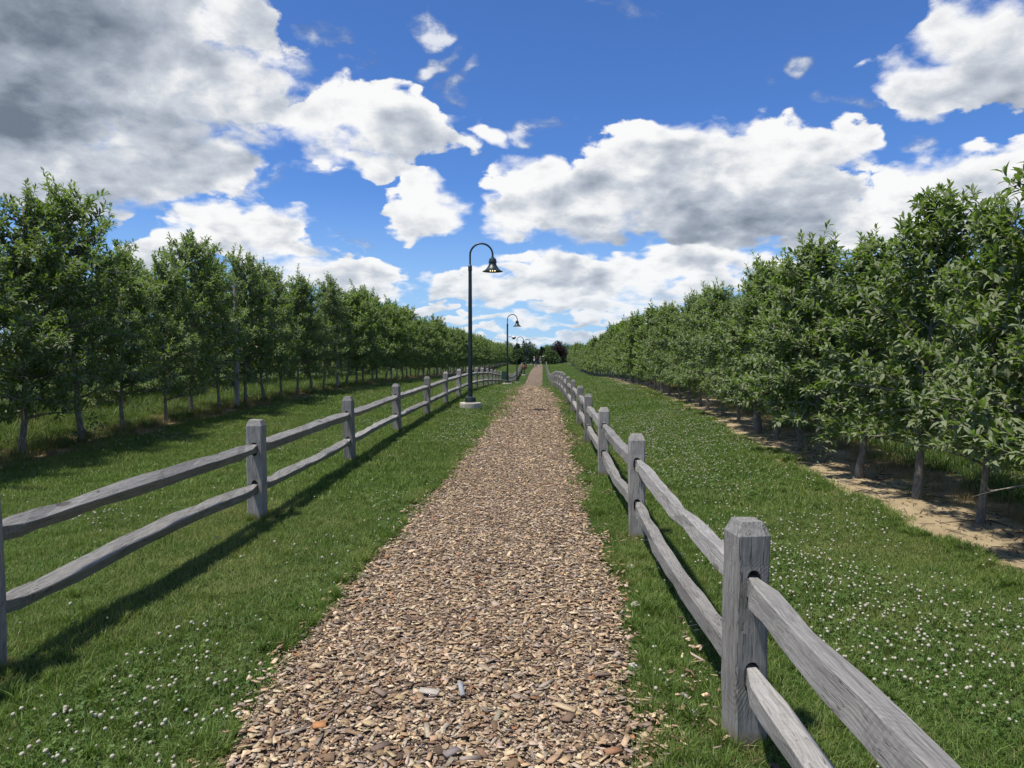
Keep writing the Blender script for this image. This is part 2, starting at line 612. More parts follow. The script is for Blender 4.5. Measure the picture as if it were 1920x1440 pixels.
def path_edges(y):
    y = np.asarray(y, dtype=float)
    l = np.interp(y, PCY, PCL) + (fbm(y * 0 + 3.3, y, 1.1, 3) - 0.5) * 0.22
    r = np.interp(y, PCY, PCR) + (fbm(y * 0 + 9.7, y, 1.1, 3) - 0.5) * 0.24
    return l, r


ROW_L, ROW_R = -7.6, 4.02            # the two orchard rows that line the path


def row_x(side, y):
    return ROW_L if side < 0 else ROW_R + 0.012 * max(0.0, y - 8)


def soil_edge(y):
    """inner (path side) edge of the bare strip under the right-hand row"""
    return np.interp(y, [-5, 5, 7.4, 11, 19, 60, 130], [3.20, 3.28, 3.44, 3.54, 3.78, 4.1, 4.6])


# ------------------------------------------------------------------ ground sheet
def ground_material():
    m, t, out = new_mat('ground')
    pos = t.node('ShaderNodeNewGeometry').outputs['Position']
    x, y, z = t.sep(pos)
    n1 = t.noise(pos, 0.35, 5.0, 0.6)
    n2 = t.noise(pos, 3.0, 6.0, 0.65)
    n3 = t.noise(pos, 42.0, 4.0, 0.7)
    nx = t.m('MULTIPLY_ADD', t.m('SUBTRACT', t.noise(pos, 1.6, 5.0, 0.65), 0.5), 1.3, x)
    grass = t.mix(t.smooth(n3, 0.3, 0.75), (0.020, 0.040, 0.008), (0.058, 0.094, 0.020))
    dry = t.mix(t.smooth(n3, 0.3, 0.7), (0.085, 0.082, 0.028), (0.13, 0.115, 0.05))
    grass = t.mix(t.smooth(t.m('ADD', n1, t.m('MULTIPLY', n2, 0.5)), 0.78, 1.0, 0.0, 0.55), grass, dry)
    # bare sandy soil under the right-hand row
    soil = t.ramp(n2, [(0.25, (0.22, 0.165, 0.095)), (0.5, (0.34, 0.265, 0.155)), (0.75, (0.44, 0.355, 0.215))])
    soil = t.mix(t.smooth(t.noise(pos, 9.0, 6.0, 0.7), 0.54, 0.70, 0.0, 0.65), soil, (0.11, 0.078, 0.048))
    soil = t.mix(t.smooth(n3, 0.55, 0.8, 0.0, 0.6), soil, (0.11, 0.08, 0.05))
    # the bare strip runs along x = 3.4 .. 5.0 near, drifting outward
    yo = t.m('MULTIPLY', t.m('MAXIMUM', t.m('SUBTRACT', y, 7.0), 0.0), 0.016)
    e = t.m('SUBTRACT', nx, yo)
    sm = t.m('MULTIPLY', t.smooth(e, 3.28, 3.45), t.smooth(e, 4.9, 5.3, 1.0, 0.0))
    sm = t.m('MULTIPLY', sm, t.smooth(y, 30.0, 60.0, 1.0, 0.1))
    # dry, thin strip under the left-hand row
    ls = t.m('MULTIPLY', t.smooth(nx, -8.55, -8.2), t.smooth(nx, -7.2, -6.85, 1.0, 0.0))
    lsoil = t.mix(t.smooth(n2, 0.35, 0.6), (0.15, 0.105, 0.055), (0.30, 0.22, 0.13))
    c = t.mix(t.m('MULTIPLY', ls, 0.92), grass, lsoil)
    c = t.mix(sm, c, soil)
    h = t.m('ADD', t.m('MULTIPLY', n2, 0.6), t.m('MULTIPLY', n3, 0.5))
    principled(t, out, c, 0.95, 0.1, bump(t, h, 0.9, 0.03))
    return m


def build_ground():
    xs = np.unique(np.concatenate([[-2500, -900, -400, -180, -90, -60], np.arange(-40, -14, 2.0), np.arange(-14, 9, 0.2), np.arange(9, 41, 2.0), [60, 90, 180, 400, 900, 2500]]))
    ys = np.unique(np.concatenate([[-2500, -600, -150, -60], np.arange(-30, 0, 3.0), np.arange(0, 40, 0.25), np.arange(40, 130, 1.0), np.arange(130, 260, 10.0), [300, 400, 600, 1000, 2500]]))
    X, Y = np.meshgrid(xs, ys)
    Z = zg(X, np.clip(Y, -60, 2500))
    nx, ny = len(xs), len(ys)
    idx = np.arange(nx * ny).reshape(ny, nx)
    q = np.stack([idx[:-1, :-1], idx[:-1, 1:], idx[1:, 1:], idx[1:, :-1]], -1).reshape(-1, 4)
    me = mesh_np('ground', np.stack([X, Y, Z], -1).reshape(-1, 3), quads=q, smooth=True)
    g = obj('ground', me, ground_material())
    tag(g, 'grassy orchard ground with bare soil strips under the trees', None, None, 'structure')
    return g


build_ground()


# ------------------------------------------------------------------ wood-chip path
CHIP_COLS = np.array([(0.46, 0.335, 0.190), (0.62, 0.48, 0.29), (0.36, 0.25, 0.145), (0.22, 0.148, 0.085), (0.29, 0.232, 0.170), (0.115, 0.08, 0.052), (0.34, 0.17, 0.08), (0.50, 0.40, 0.28), (0.39, 0.315, 0.24)])
CHIP_P = np.array([.17, .13, .20, .17, .10, .07, .02, .08, .06])


def path_material():
    m, t, out = new_mat('wood_chip_mulch')
    pos = t.node('ShaderNodeNewGeometry').outputs['Position']
    st = t.v('MULTIPLY', pos, (1.0, 1.0, 0.2))
    wob = t.v('MULTIPLY_ADD', t.noise(pos, 30.0, 2.0, out='Color'), (0.03, 0.03, 0.0), st)
    cell = t.voro(wob, 38.0, 'F1', 'Color')
    ed = t.voro(wob, 38.0, 'DISTANCE_TO_EDGE', 'Distance')
    cx, cy, cz = t.sep(cell)
    c = t.ramp(cx, [(0.0, (0.11, 0.075, 0.055)), (0.25, (0.21, 0.150, 0.100)), (0.5, (0.31, 0.228, 0.150)), (0.75, (0.40, 0.305, 0.205)), (1.0, (0.50, 0.40, 0.28))])
    c = t.mix(t.smooth(ed, 0.0, 0.10, 0.8, 0.0), c, (0.035, 0.024, 0.018))
    h = t.m('ADD', t.smooth(ed, 0.0, 0.12), t.m('MULTIPLY', cy, 0.8))
    principled(t, out, c, 0.9, 0.15, bump(t, h, 1.0, 0.02))
    return m


def chip_material():
    m, t, out = new_mat('wood_chip')
    a = t.node('ShaderNodeVertexColor', layer_name='col').outputs[0]
    o = t.node('ShaderNodeNewGeometry').outputs['Position']
    n = t.noise(t.v('MULTIPLY', o, (1.0, 1.0, 3.0)), 140.0, 3.0, 0.6)
    c = t.v('SCALE', a, scale=t.lin(n, 0.25, 0.75, 0.72, 1.2))
    principled(t, out, c, 0.85, 0.2)
    return m


def chip_verts(rng, n, lmin, lmax, flat=1.0):
    """n irregular wedge-shaped chips: (n,8,3) local verts"""
    ln = rng.uniform(lmin, lmax, n) * np.where(rng.rand(n) < 0.20, rng.uniform(1.3, 2.4, n), 1.0)
    wd = ln * rng.uniform(0.20, 0.68, n)
    wd = np.where(ln > lmax * 1.2, lmax * rng.uniform(0.2, 0.45, n), wd)
    th = rng.uniform(0.06, 0.15, n) * np.minimum(wd, lmax * 0.7) * flat + 0.001
    v = np.zeros((n, 8, 3))
    jx, jy = rng.uniform(0.68, 1.15, (n, 4)), rng.uniform(0.6, 1.2, (n, 4))
    k = 0
    for sz in (-1, 1):
        for sy in (-1, 1):
            for sx in (-1, 1):
                j = k % 4
                v[:, k, 0] = sx * ln / 2 * jx[:, j] * (1.0 if sz < 0 else 0.97)
                v[:, k, 1] = sy * wd / 2 * jy[:, j] * (1.0 if sz < 0 else 0.95)
                v[:, k, 2] = sz * th / 2 * rng.uniform(0.8, 1.15, n)
                k += 1
    v[:, 4:, 0] += (ln * 0.05)[:, None] * rng.uniform(-1, 1, (n, 1))
    return v


def rotate_chips(rng, v, tilt):
    n = len(v)
    az = rng.uniform(0, 2 * np.pi, n)
    tx = rng.normal(0, tilt, n)
    ty = rng.normal(0, tilt, n)
    c, s = np.cos(tx)[:, None], np.sin(tx)[:, None]
    y, z = v[..., 1] * c - v[..., 2] * s, v[..., 1] * s + v[..., 2] * c
    x = v[..., 0]
    c, s = np.cos(ty)[:, None], np.sin(ty)[:, None]
    x, z = x * c + z * s, -x * s + z * c
    c, s = np.cos(az)[:, None], np.sin(az)[:, None]
    return np.stack([x * c - y * s, x * s + y * c, z], -1)


CHIP_Q = np.array([(0, 2, 3, 1), (4, 5, 7, 6), (0, 1, 5, 4), (2, 6, 7, 3), (0, 4, 6, 2), (1, 3, 7, 5)])


def chip_colors(rng, n):
    c = CHIP_COLS[rng.choice(len(CHIP_COLS), n, p=CHIP_P / CHIP_P.sum())]
    return c * np.array((0.925, 0.91, 0.935)) * rng.uniform(0.78, 1.22, (n, 1)) * rng.uniform(0.95, 1.05, (n, 3))


def path_z(x, y):
    l, r = path_edges(y)
    c, h = (l + r) / 2, (r - l) / 2
    return zg(x, y) + 0.022 * np.clip(1 - ((x - c) / h) ** 2, -0.4, 1)


def scatter_path(rng, y0, y1, dens, spill=0.0):
    n = int((y1 - y0) * 2.3 * dens)
    y = rng.uniform(y0, y1, n)
    l, r = path_edges(y)
    x = rng.uniform(-1.9, 1.1, n)
    # ragged edge: chips thin out over ~12 cm, and further where they were kicked into the grass
    e = np.minimum(x - l, r - x)
    keep = rng.rand(n) < 1 / (1 + np.exp(-(e + 0.01) / 0.022))
    kick = np.clip((fbm(x, y, 1.3, 2) - 0.52) * 6, 0, 1)
    keep |= (e < 0) & (x > 0) & (rng.rand(n) < spill * 1.3 * kick * np.exp(e / 0.13))
    return x[keep], y[keep]


def build_path():
    ys = np.unique(np.concatenate([np.arange(-6, 40, 0.2), np.arange(40, 150, 1.0)]))
    l, r = path_edges(ys)
    K = 11
    f = np.linspace(0, 1, K)
    X = (l - 0.02)[:, None] * (1 - f) + (r + 0.02)[:, None] * f
    Y = np.repeat(ys[:, None], K, 1)
    Z = path_z(X, Y) + 0.018
    Z[:, 0] -= 0.022
    Z[:, -1] -= 0.022
    idx = np.arange(X.size).reshape(X.shape)
    q = np.stack([idx[:-1, :-1], idx[:-1, 1:], idx[1:, 1:], idx[1:, :-1]], -1).reshape(-1, 4)
    p = obj('path', mesh_np('path', np.stack([X, Y, Z], -1).reshape(-1, 3), quads=q, smooth=True), path_material())
    tag(p, 'straight footpath of tan wood chips between the two rail fences', None, None, 'structure')
    cm = chip_material()
    rng = np.random.RandomState(11)
    V, C = [], []
    for y0, y1, dens, a, b, spill in ((2.1, 5.0, 2600, 0.016, 0.042, 0.9), (2.1, 4.2, 3000, 0.005, 0.014, 0.5), (5.0, 9.0, 2000, 0.018, 0.042, 0.9), (9.0, 16.0, 1000, 0.026, 0.055, 0.8), (16.0, 30.0, 420, 0.04, 0.075, 0.6), (30.0, 50.0, 110, 0.07, 0.11, 0.3)):
        x, y = scatter_path(rng, y0, y1, dens, spill)
        n = len(x)
        v = rotate_chips(rng, chip_verts(rng, n, a, b), 0.19)
        el, er = path_edges(y)
        out_ = (x < el - 0.01) | (x > er + 0.02)
        z = path_z(x, y) + 0.018 + rng.uniform(0.0, 0.014, n) + np.where(out_, rng.uniform(0.015, 0.032, n), 0.0)
        v += np.stack([x, y, z], -1)[:, None, :]
        V.append(v)
        C.append(chip_colors(rng, n))
    V = np.concatenate(V)
    C = np.concatenate(C)
    n = len(V)
    q = (CHIP_Q[None] + 8 * np.arange(n)[:, None, None]).reshape(-1, 4)
    o = obj('wood_chips', mesh_np('wood_chips', V.reshape(-1, 3), quads=q, colors=np.repeat(C, 8, 0)), cm, p)
    tag(o, kind='stuff')
    # the largest chips lying on top, one by one
    big = []
    special = [(-0.36, 3.07, 0.15, 0.028, 1.75, (0.30, 0.30, 0.30)), (-0.90, 2.72, 0.055, 0.05, 0.3, (0.42, 0.20, 0.08)), (-0.50, 3.02, 0.10, 0.05, -0.2, (0.42, 0.37, 0.30)),
               (0.12, 2.86, 0.075, 0.05, 1.2, (0.19, 0.125, 0.085)), (-0.27, 3.28, 0.10, 0.035, 2.3, (0.33, 0.26, 0.18)), (0.03, 3.15, 0.11, 0.02, 0.9, (0.36, 0.29, 0.22)),
               (0.30, 3.28, 0.10, 0.025, 0.15, (0.17, 0.125, 0.095)), (0.10, 2.95, 0.13, 0.035, 2.5, (0.48, 0.36, 0.22)), (-0.62, 2.58, 0.09, 0.045, 0.9, (0.17, 0.12, 0.09)),
               (-0.72, 3.0, 0.10, 0.035, 2.4, (0.23, 0.17, 0.13)), (0.28, 2.62, 0.07, 0.035, 0.4, (0.30, 0.16, 0.09)), (-0.34, 2.56, 0.08, 0.04, 0.7, (0.22, 0.19, 0.17))]
    for (x, y, ln, wd, az, c) in special:
        v = chip_verts(rng, 1, 0.03, 0.04)[0]
        v = v / np.abs(v).max(0) * np.array([ln / 2, wd / 2, 0.006])
        cs, sn = math.cos(az), math.sin(az)
        w = np.stack([v[:, 0] * cs - v[:, 1] * sn, v[:, 0] * sn + v[:, 1] * cs, v[:, 2]], -1)
        big.append((x, y, w, np.array(c), 0.033))
    k = 0
    while len(big) < 290:
        x, y = rng.uniform(-1.3, 0.75), 2.25 + 3.4 * rng.rand() ** 1.7
        l, r = path_edges(np.array([y]))
        if not l[0] + 0.06 < x < r[0] - 0.03:
            continue
        v = rotate_chips(rng, chip_verts(rng, 1, 0.038, 0.066), 0.16)[0]
        big.append((x, y, v, chip_colors(rng, 1)[0], 0.031))
    for (x, y, v, c, dz) in big:
        z = float(path_z(np.array([x]), np.array([y]))[0]) + dz
        ch = obj('wood_chip', mesh_np('wood_chip', v, quads=CHIP_Q, colors=np.repeat(c[None], 8, 0)), cm, p, (x, y, z))
    return p


build_path()

# ------------------------------------------------------------------ weathered split-rail fences
def wood_material(name, axis):
    m, t, out = new_mat(name)
    oc = t.node('ShaderNodeTexCoord').outputs['Object']
    rnd = t.node('ShaderNodeObjectInfo').outputs['Random']
    off = t.v('SCALE', (3.1, 5.7, 4.3), scale=t.m('MULTIPLY', rnd, 9.0))
    p = t.v('ADD', oc, off)
    st = (1.0, 0.045, 1.0) if axis == 'Y' else (1.0, 1.0, 0.05)
    warp = t.v('SUBTRACT', t.noise(p, 5.0, 2.0, out='Color'), (0.5, 0.5, 0.5))
    pw = t.v('MULTIPLY_ADD', warp, (0.03, 0.03, 0.03), p)
    g = t.v('MULTIPLY', pw, st)
    grain = t.noise(g, 130.0, 5.0, 0.7)
    broad = t.noise(g, 26.0, 3.0, 0.6)
    blot = t.noise(p, 7.0, 4.0, 0.6)
    c = t.ramp(grain, [(0.22, (0.095, 0.089, 0.078)), (0.42, (0.215, 0.205, 0.185)), (0.60, (0.310, 0.298, 0.270)), (0.85, (0.44, 0.425, 0.39))])
    c = t.mix(t.smooth(broad, 0.52, 0.75, 0.0, 0.55), c, (0.13, 0.118, 0.108))
    c = t.mix(t.smooth(blot, 0.48, 0.75, 0.0, 0.4), c, (0.29, 0.262, 0.225))
    # knots
    ks = (1.0, 0.35, 1.0) if axis == 'Y' else (1.0, 1.0, 0.35)
    kn = t.voro(t.v('MULTIPLY', pw, ks), 5.2, 'F1', 'Distance')
    c = t.mix(t.smooth(kn, 0.06, 0.13, 0.85, 0.0), c, (0.085, 0.072, 0.062))
    rings = t.m('SINE', t.m('MULTIPLY', kn, 95.0))
    c = t.mix(t.m('MULTIPLY', t.smooth(kn, 0.08, 0.26, 0.35, 0.0), t.lin(rings, -1, 1)), c, (0.11, 0.10, 0.092))
    h = t.m('ADD', t.m('MULTIPLY', grain, 1.0), t.m('MULTIPLY', broad, 0.6))
    # drying cracks along the grain
    cr = t.noise(t.v('MULTIPLY', pw, (1.0, 0.018, 1.0) if axis == 'Y' else (1.0, 1.0, 0.022)), 55.0, 2.0, 0.5)
    ck = t.smooth(t.m('ABSOLUTE', t.m('SUBTRACT', cr, 0.5)), 0.0, 0.014, 0.8, 0.0)
    ck = t.m('MULTIPLY', ck, t.smooth(t.noise(p, 3.0, 2.0), 0.45, 0.6))
    c = t.mix(ck, c, (0.03, 0.027, 0.024))
    h = t.m('SUBTRACT', h, t.m('MULTIPLY', ck, 1.2))
    # saw marks
    if axis == 'Z':
        dist = t.v('DISTANCE', pw, t.v('ADD', off, (0.62, 0.0, -0.15)))
        saw = t.m('SINE', t.m('MULTIPLY', t.m('MULTIPLY_ADD', t.noise(p, 14.0, 3.0), 0.02, dist), 480.0))
        sm = t.m('MULTIPLY', t.lin(saw, -1, 1), t.smooth(t.noise(p, 6.0, 3.0), 0.46, 0.70, 0.0, 0.6))
        c = t.mix(t.m('MULTIPLY', sm, 0.30), c, (0.10, 0.095, 0.09))
        h = t.m('SUBTRACT', h, t.m('MULTIPLY', sm, 0.45))
        x, y, z = t.sep(oc)
        zz = t.m('MULTIPLY_ADD', t.m('SUBTRACT', t.noise(p, 18.0, 3.0), 0.5), 0.12, z)
        c = t.mix(t.smooth(zz, 0.02, 0.11, 0.75, 0.0), c, (0.21, 0.165, 0.105))
    else:
        x, y, z = t.sep(p)
        saw = t.m('SINE', t.m('MULTIPLY', t.m('ADD', y, t.m('MULTIPLY', z, 0.35)), 260.0))
        sm = t.m('MULTIPLY', t.lin(saw, -1, 1), t.smooth(t.noise(p, 2.2, 2.0), 0.5, 0.62))
        c = t.mix(t.m('MULTIPLY', sm, 0.25), c, (0.12, 0.113, 0.108))
        h = t.m('SUBTRACT', h, t.m('MULTIPLY', sm, 0.5))
    tint = t.lin(rnd, 0.0, 1.0, 0.82, 1.12)
    c = t.v('SCALE', c, scale=tint)
    principled(t, out, c, 0.85, 0.2, bump(t, h, 0.75, 0.004))
    return m


WOOD_POST = wood_material('weathered_post_wood', 'Z')
WOOD_RAIL = wood_material('weathered_rail_wood', 'Y')
POST_H = 0.91
HOLES = (0.295, 0.655)


def post_mesh(seed):
    rng = random.Random(seed)
    W, Dp = 0.140 * rng.uniform(0.96, 1.04), 0.132 * rng.uniform(0.94, 1.05)
    a, b, ch = W / 2, Dp / 2, 0.009
    zs = POST_H - 0.052
    V, Fc = [], []

    def quad(p):
        o = len(V)
        V.extend(p)
        Fc.append(tuple(range(o, o + len(p))))

    cells = []
    for hz in HOLES:
        cells.append((hz - 0.085, hz + 0.085, hz + rng.uniform(-0.008, 0.008), rng.uniform(0.031, 0.035), rng.uniform(0.060, 0.067)))
    xi = a - ch
    for sgn in (-1, 1):
        y = sgn * b

        def face(z0, z1):
            p = [(-xi, y, z0), (xi, y, z0), (xi, y, z1), (-xi, y, z1)]
            quad(p if sgn < 0 else p[::-1])
        lev = [-0.25]
        for (c0, c1, _, _, _) in cells:
            lev += [c0, c1]
        lev += [zs]
        for k in range(0, len(lev), 2):
            z0, z1 = lev[k], lev[k + 1]
            nz = max(1, int((z1 - z0) / 0.12))
            for j in range(nz):
                face(z0 + (z1 - z0) * j / nz, z0 + (z1 - z0) * (j + 1) / nz)
        for (c0, c1, hz, rx, rz) in cells:
            outer, inner = [], []
            N = 16
            cw = [(-xi, c0), (xi, c0), (xi, c1), (-xi, c1)]
            for e in range(4):
                p, q = cw[e], cw[(e + 1) % 4]
                for j in range(4):
                    t = j / 4
                    outer.append((p[0] + (q[0] - p[0]) * t, p[1] + (q[1] - p[1]) * t))
            for (ox, oz) in outer:
                an = math.atan2((oz - hz) / 0.085, ox / xi)
                c, s = math.cos(an), math.sin(an)
                # rounded slot
                k = (abs(c) ** 2.6 + abs(s) ** 2.6) ** (-1 / 2.6)
                inner.append((rx * c * k, hz + rz * s * k))
            for j in range(N):
                j2 = (j + 1) % N
                p = [(outer[j][0], y, outer[j][1]), (outer[j2][0], y, outer[j2][1]), (inner[j2][0], y, inner[j2][1]), (inner[j][0], y, inner[j][1])]
                quad(p if sgn < 0 else p[::-1])
            if sgn < 0:
                for j in range(N):
                    j2 = (j + 1) % N
                    quad([(inner[j][0], -b, inner[j][1]), (inner[j2][0], -b, inner[j2][1]), (inner[j2][0], b, inner[j2][1]), (inner[j][0], b, inner[j][1])])
    yi = b - ch
    nz = 9
    zl = [-0.25 + (zs + 0.25) * k / nz for k in range(nz + 1)]
    ring = [(xi, -b), (a, -yi), (a, yi), (xi, b), (-xi, b), (-a, yi), (-a, -yi), (-xi, -b)]
    for k in range(nz):
        for e in (0, 1, 2, 4, 5, 6):
            p, q = ring[e], ring[e + 1]
            quad([(p[0], p[1], zl[k]), (q[0], q[1], zl[k]), (q[0], q[1], zl[k + 1]), (p[0], p[1], zl[k + 1])])
    # cut top
    ix, iy = 0.025 * rng.uniform(0.85, 1.15), 0.022 * rng.uniform(0.6, 1.3)
    top = [(min(max(x, -a + ix), a - ix), min(max(y, -b + iy), b - iy)) for x, y in ring]
    for e in range(8):
        p, q, p2, q2 = ring[e], ring[(e + 1) % 8], top[e], top[(e + 1) % 8]
        quad([(p[0], p[1], zs), (q[0], q[1], zs), (q2[0], q2[1], POST_H), (p2[0], p2[1], POST_H)])
    quad([(x, y, POST_H) for x, y in top])
    # slight twist and bow, the same for coincident points
    p1, p2, p3 = rng.uniform(0, 6), rng.uniform(0, 6), rng.uniform(0, 6)
    out = []
    for (x, y, z) in V:
        x2 = x + 0.004 * math.sin(4.2 * z + p1) + 0.0016 * math.sin(21 * z + 9 * y + p2)
        y2 = y + 0.004 * math.sin(3.7 * z + p2) + 0.0016 * math.sin(24 * z + 11 * x + p3)
        out.append((x2, y2, z + 0.003 * math.sin(30 * x + p3) * (z > zs)))
    me = mesh_from('post', out, Fc)
    bm = bmesh.new()
    bm.from_mesh(me)
    bmesh.ops.remove_doubles(bm, verts=bm.verts, dist=0.0004)
    bmesh.ops.recalc_face_normals(bm, faces=bm.faces)
    bm.to_mesh(me)
    bm.free()
    me.materials.append(WOOD_POST)
    return me


def rail_mesh(seed, L, bend=None, lean=0.0):
    """hewn rail along +Y, its tenons reach 7 cm past both ends"""
    rng = random.Random(seed)
    ys = [-0.07, 0.0, 0.09, 0.22, 0.36]
    k = 9
    ys += [0.36 + (L - 0.72) * (j + 1) / (k + 1) + rng.uniform(-0.06, 0.06) for j in range(k)]
    ys += [L - 0.36, L - 0.22, L - 0.09, L, L + 0.07]
    hw0, hh0 = rng.uniform(0.042, 0.050), rng.uniform(0.040, 0.048)
    ph, am = rng.uniform(0, 6), rng.uniform(0.001, 0.005)
    amx, phx = rng.uniform(0.001, 0.005), rng.uniform(0, 6)
    V, Fc = [], []
    cut = []
    for _ in ys:
        q4 = [rng.uniform(-0.0035, 0.0035) - (0.010 if rng.random() < 0.12 else 0.0) for _ in range(4)]
        cut.append([q4[0], q4[1], q4[1], q4[2], q4[2], q4[3], q4[3], q4[0]])
    roll = lean + rng.uniform(-0.18, 0.18)
    for i, y in enumerate(ys):
        e = min(y, L - y)                      # distance from the nearer end
        f = min(max((e + 0.03) / 0.30, 0), 1)
        f = f * f * (3 - 2 * f)
        hw = 0.011 + (hw0 - 0.011) * f
        hh = 0.036 + (hh0 - 0.036) * f
        env = min(max(e / 0.5, 0), 1)
        cz = am * math.sin(2.1 * y + ph) * env + rng.uniform(-0.004, 0.004) * env
        cx = amx * math.sin(1.7 * y + phx) * env + rng.uniform(-0.003, 0.003) * env
        if bend:
            cz += bend * math.sin(math.pi * min(max(y / L, 0), 1)) ** 2
        side = -0.013 if y < L / 2 else 0.013
        cx += side * (1 - f)
        chx, chz = 0.09 * hw + 0.001, 0.08 * hh + 0.001
        sec = [(-hw + chx, -hh), (hw - chx, -hh), (hw, -hh + chz), (hw, hh - chz), (hw - chx, hh), (-hw + chx, hh), (-hw, hh - chz), (-hw, -hh + chz)]
        r = roll * f
        for q, (x, z) in enumerate(sec):
            j = 1 + cut[i][q] / 0.045 * f
            x, z = x * j, z * j
            V.append((cx + x * math.cos(r) - z * math.sin(r), y, cz + x * math.sin(r) + z * math.cos(r)))
    n = len(ys)
    for i in range(n - 1):
        for q in range(8):
            q2 = (q + 1) % 8
            Fc.append((i * 8 + q, i * 8 + q2, (i + 1) * 8 + q2, (i + 1) * 8 + q))
    Fc.append(tuple(reversed(range(8))))
    Fc.append(tuple((n - 1) * 8 + q for q in range(8)))
    me = mesh_from('rail', V, Fc)
    bm = bmesh.new()
    bm.from_mesh(me)
    bmesh.ops.recalc_face_normals(bm, faces=bm.faces)
    bm.to_mesh(me)
    bm.free()
    me.materials.append(WOOD_RAIL)
    return me


POST_KINDS = [post_mesh(100 + k) for k in range(9)]
RAIL_KINDS = {s: [rail_mesh(300 + k, 3.2, None, s) for k in range(8)] for s in (-0.5, -0.1)}


def build_fence(label, spots, seed, bends, lean):
    rng = random.Random(seed)
    base = thing('split_rail_fence', label, 'fence', (spots[0][0], spots[0][1], zg1(*spots[0])))
    bx, by, bz = base.location
    P = []
    for i, (x, y) in enumerate(spots):
        z = zg1(x, y)
        tx, ty = rng.gauss(0, 0.012), rng.gauss(0, 0.012)
        p = obj('post', POST_KINDS[rng.randrange(len(POST_KINDS))] if i > 6 else post_mesh(seed * 31 + i), None, base, (x - bx, y - by, z - bz), (tx, ty, rng.gauss(0, 0.05)))
        hs = rng.uniform(0.97, 1.03)
        P.append((x, y, z, tx, ty))
    for i in range(len(P) - 1):
        for lv, hz in enumerate(HOLES):
            def hole(q):
                x, y, z, tx, ty = q
                return Vector((x + hz * ty, y - hz * tx, z + hz))
            A, B = hole(P[i]), hole(P[i + 1])
            d = B - A
            L = d.length
            if i < 5:
                me = rail_mesh(seed * 77 + i * 2 + lv, L, bends.get((i, lv)), lean)
                sy = 1.0
            else:
                me = RAIL_KINDS[lean][rng.randrange(8)]
                sy = L / 3.2
            r = obj('rail', me, None, base)
            q = d.to_track_quat('Y', 'Z')
            r.location = A - Vector((bx, by, bz))
            r.rotation_euler = q.to_euler()
            r.scale = (1, sy, 1)
    return base


left_spots = [(-2.46, -0.12), (-2.60, 3.06), (-2.585, 6.13), (-2.66, 9.45), (-2.72, 12.9)]
while left_spots[-1][1] < 103:
    left_spots.append((-2.74 + 0.05 * math.sin(left_spots[-1][1] * 0.11), left_spots[-1][1] + 3.22))
right_spots = [(0.83, -0.38), (0.83, 2.80), (0.84, 5.98), (0.835, 9.16), (0.86, 12.5)]
while right_spots[-1][1] < 108:
    right_spots.append((0.86 + 0.03 * math.sin(right_spots[-1][1] * 0.12), right_spots[-1][1] + 3.22))
fence_left = build_fence('grey weathered two-rail wooden fence left of the wood-chip path, behind the lamp posts', left_spots, 3, {(1, 0): 0.02, (2, 0): -0.02}, -0.5)
fence_right = build_fence('grey weathered two-rail wooden fence right of the wood-chip path, reaching closest to the camera', right_spots, 8, {(1, 0): -0.07, (1, 1): -0.02, (2, 0): -0.06, (2, 1): -0.02}, -0.1)

# ------------------------------------------------------------------ lamp posts
def lamp_materials():
    m, t, out = new_mat('dark_green_lamp_paint')
    o = t.node('ShaderNodeTexCoord').outputs['Object']
    n = t.noise(o, 9.0, 4.0, 0.6)
    c = t.mix(t.smooth(n, 0.35, 0.7), (0.010, 0.022, 0.021), (0.019, 0.034, 0.031))
    principled(t, out, c, t.lin(n, 0.3, 0.7, 0.32, 0.5), 0.5)
    c2, t, out = new_mat('footing_concrete')
    o = t.node('ShaderNodeTexCoord').outputs['Object']
    n = t.noise(o, 7.0, 6.0, 0.65)
    n2 = t.noise(o, 80.0, 3.0, 0.6)
    c = t.ramp(n, [(0.3, (0.30, 0.275, 0.225)), (0.55, (0.45, 0.42, 0.35)), (0.8, (0.55, 0.52, 0.45))])
    principled(t, out, c, 0.9, 0.2, bump(t, n2, 0.5, 0.006))
    e, t, out = new_mat('lamp_diode')
    em = t.node('ShaderNodeEmission')
    t.put(em.inputs[0], (1.0, 0.78, 0.48))
    t.put(em.inputs[1], 2.2)
    t.t.links.new(em.outputs[0], out.inputs[0])
    g = plain_mat('white_painted_metal', (0.62, 0.62, 0.60), 0.4, 0.5, 0.05)
    d = plain_mat('smoked_dome', (0.03, 0.033, 0.036), 0.12, 0.6, 0.05)
    return m, c2, e, g, d


M_LAMP, M_CONC, M_LED, M_WHITE, M_DOME = lamp_materials()


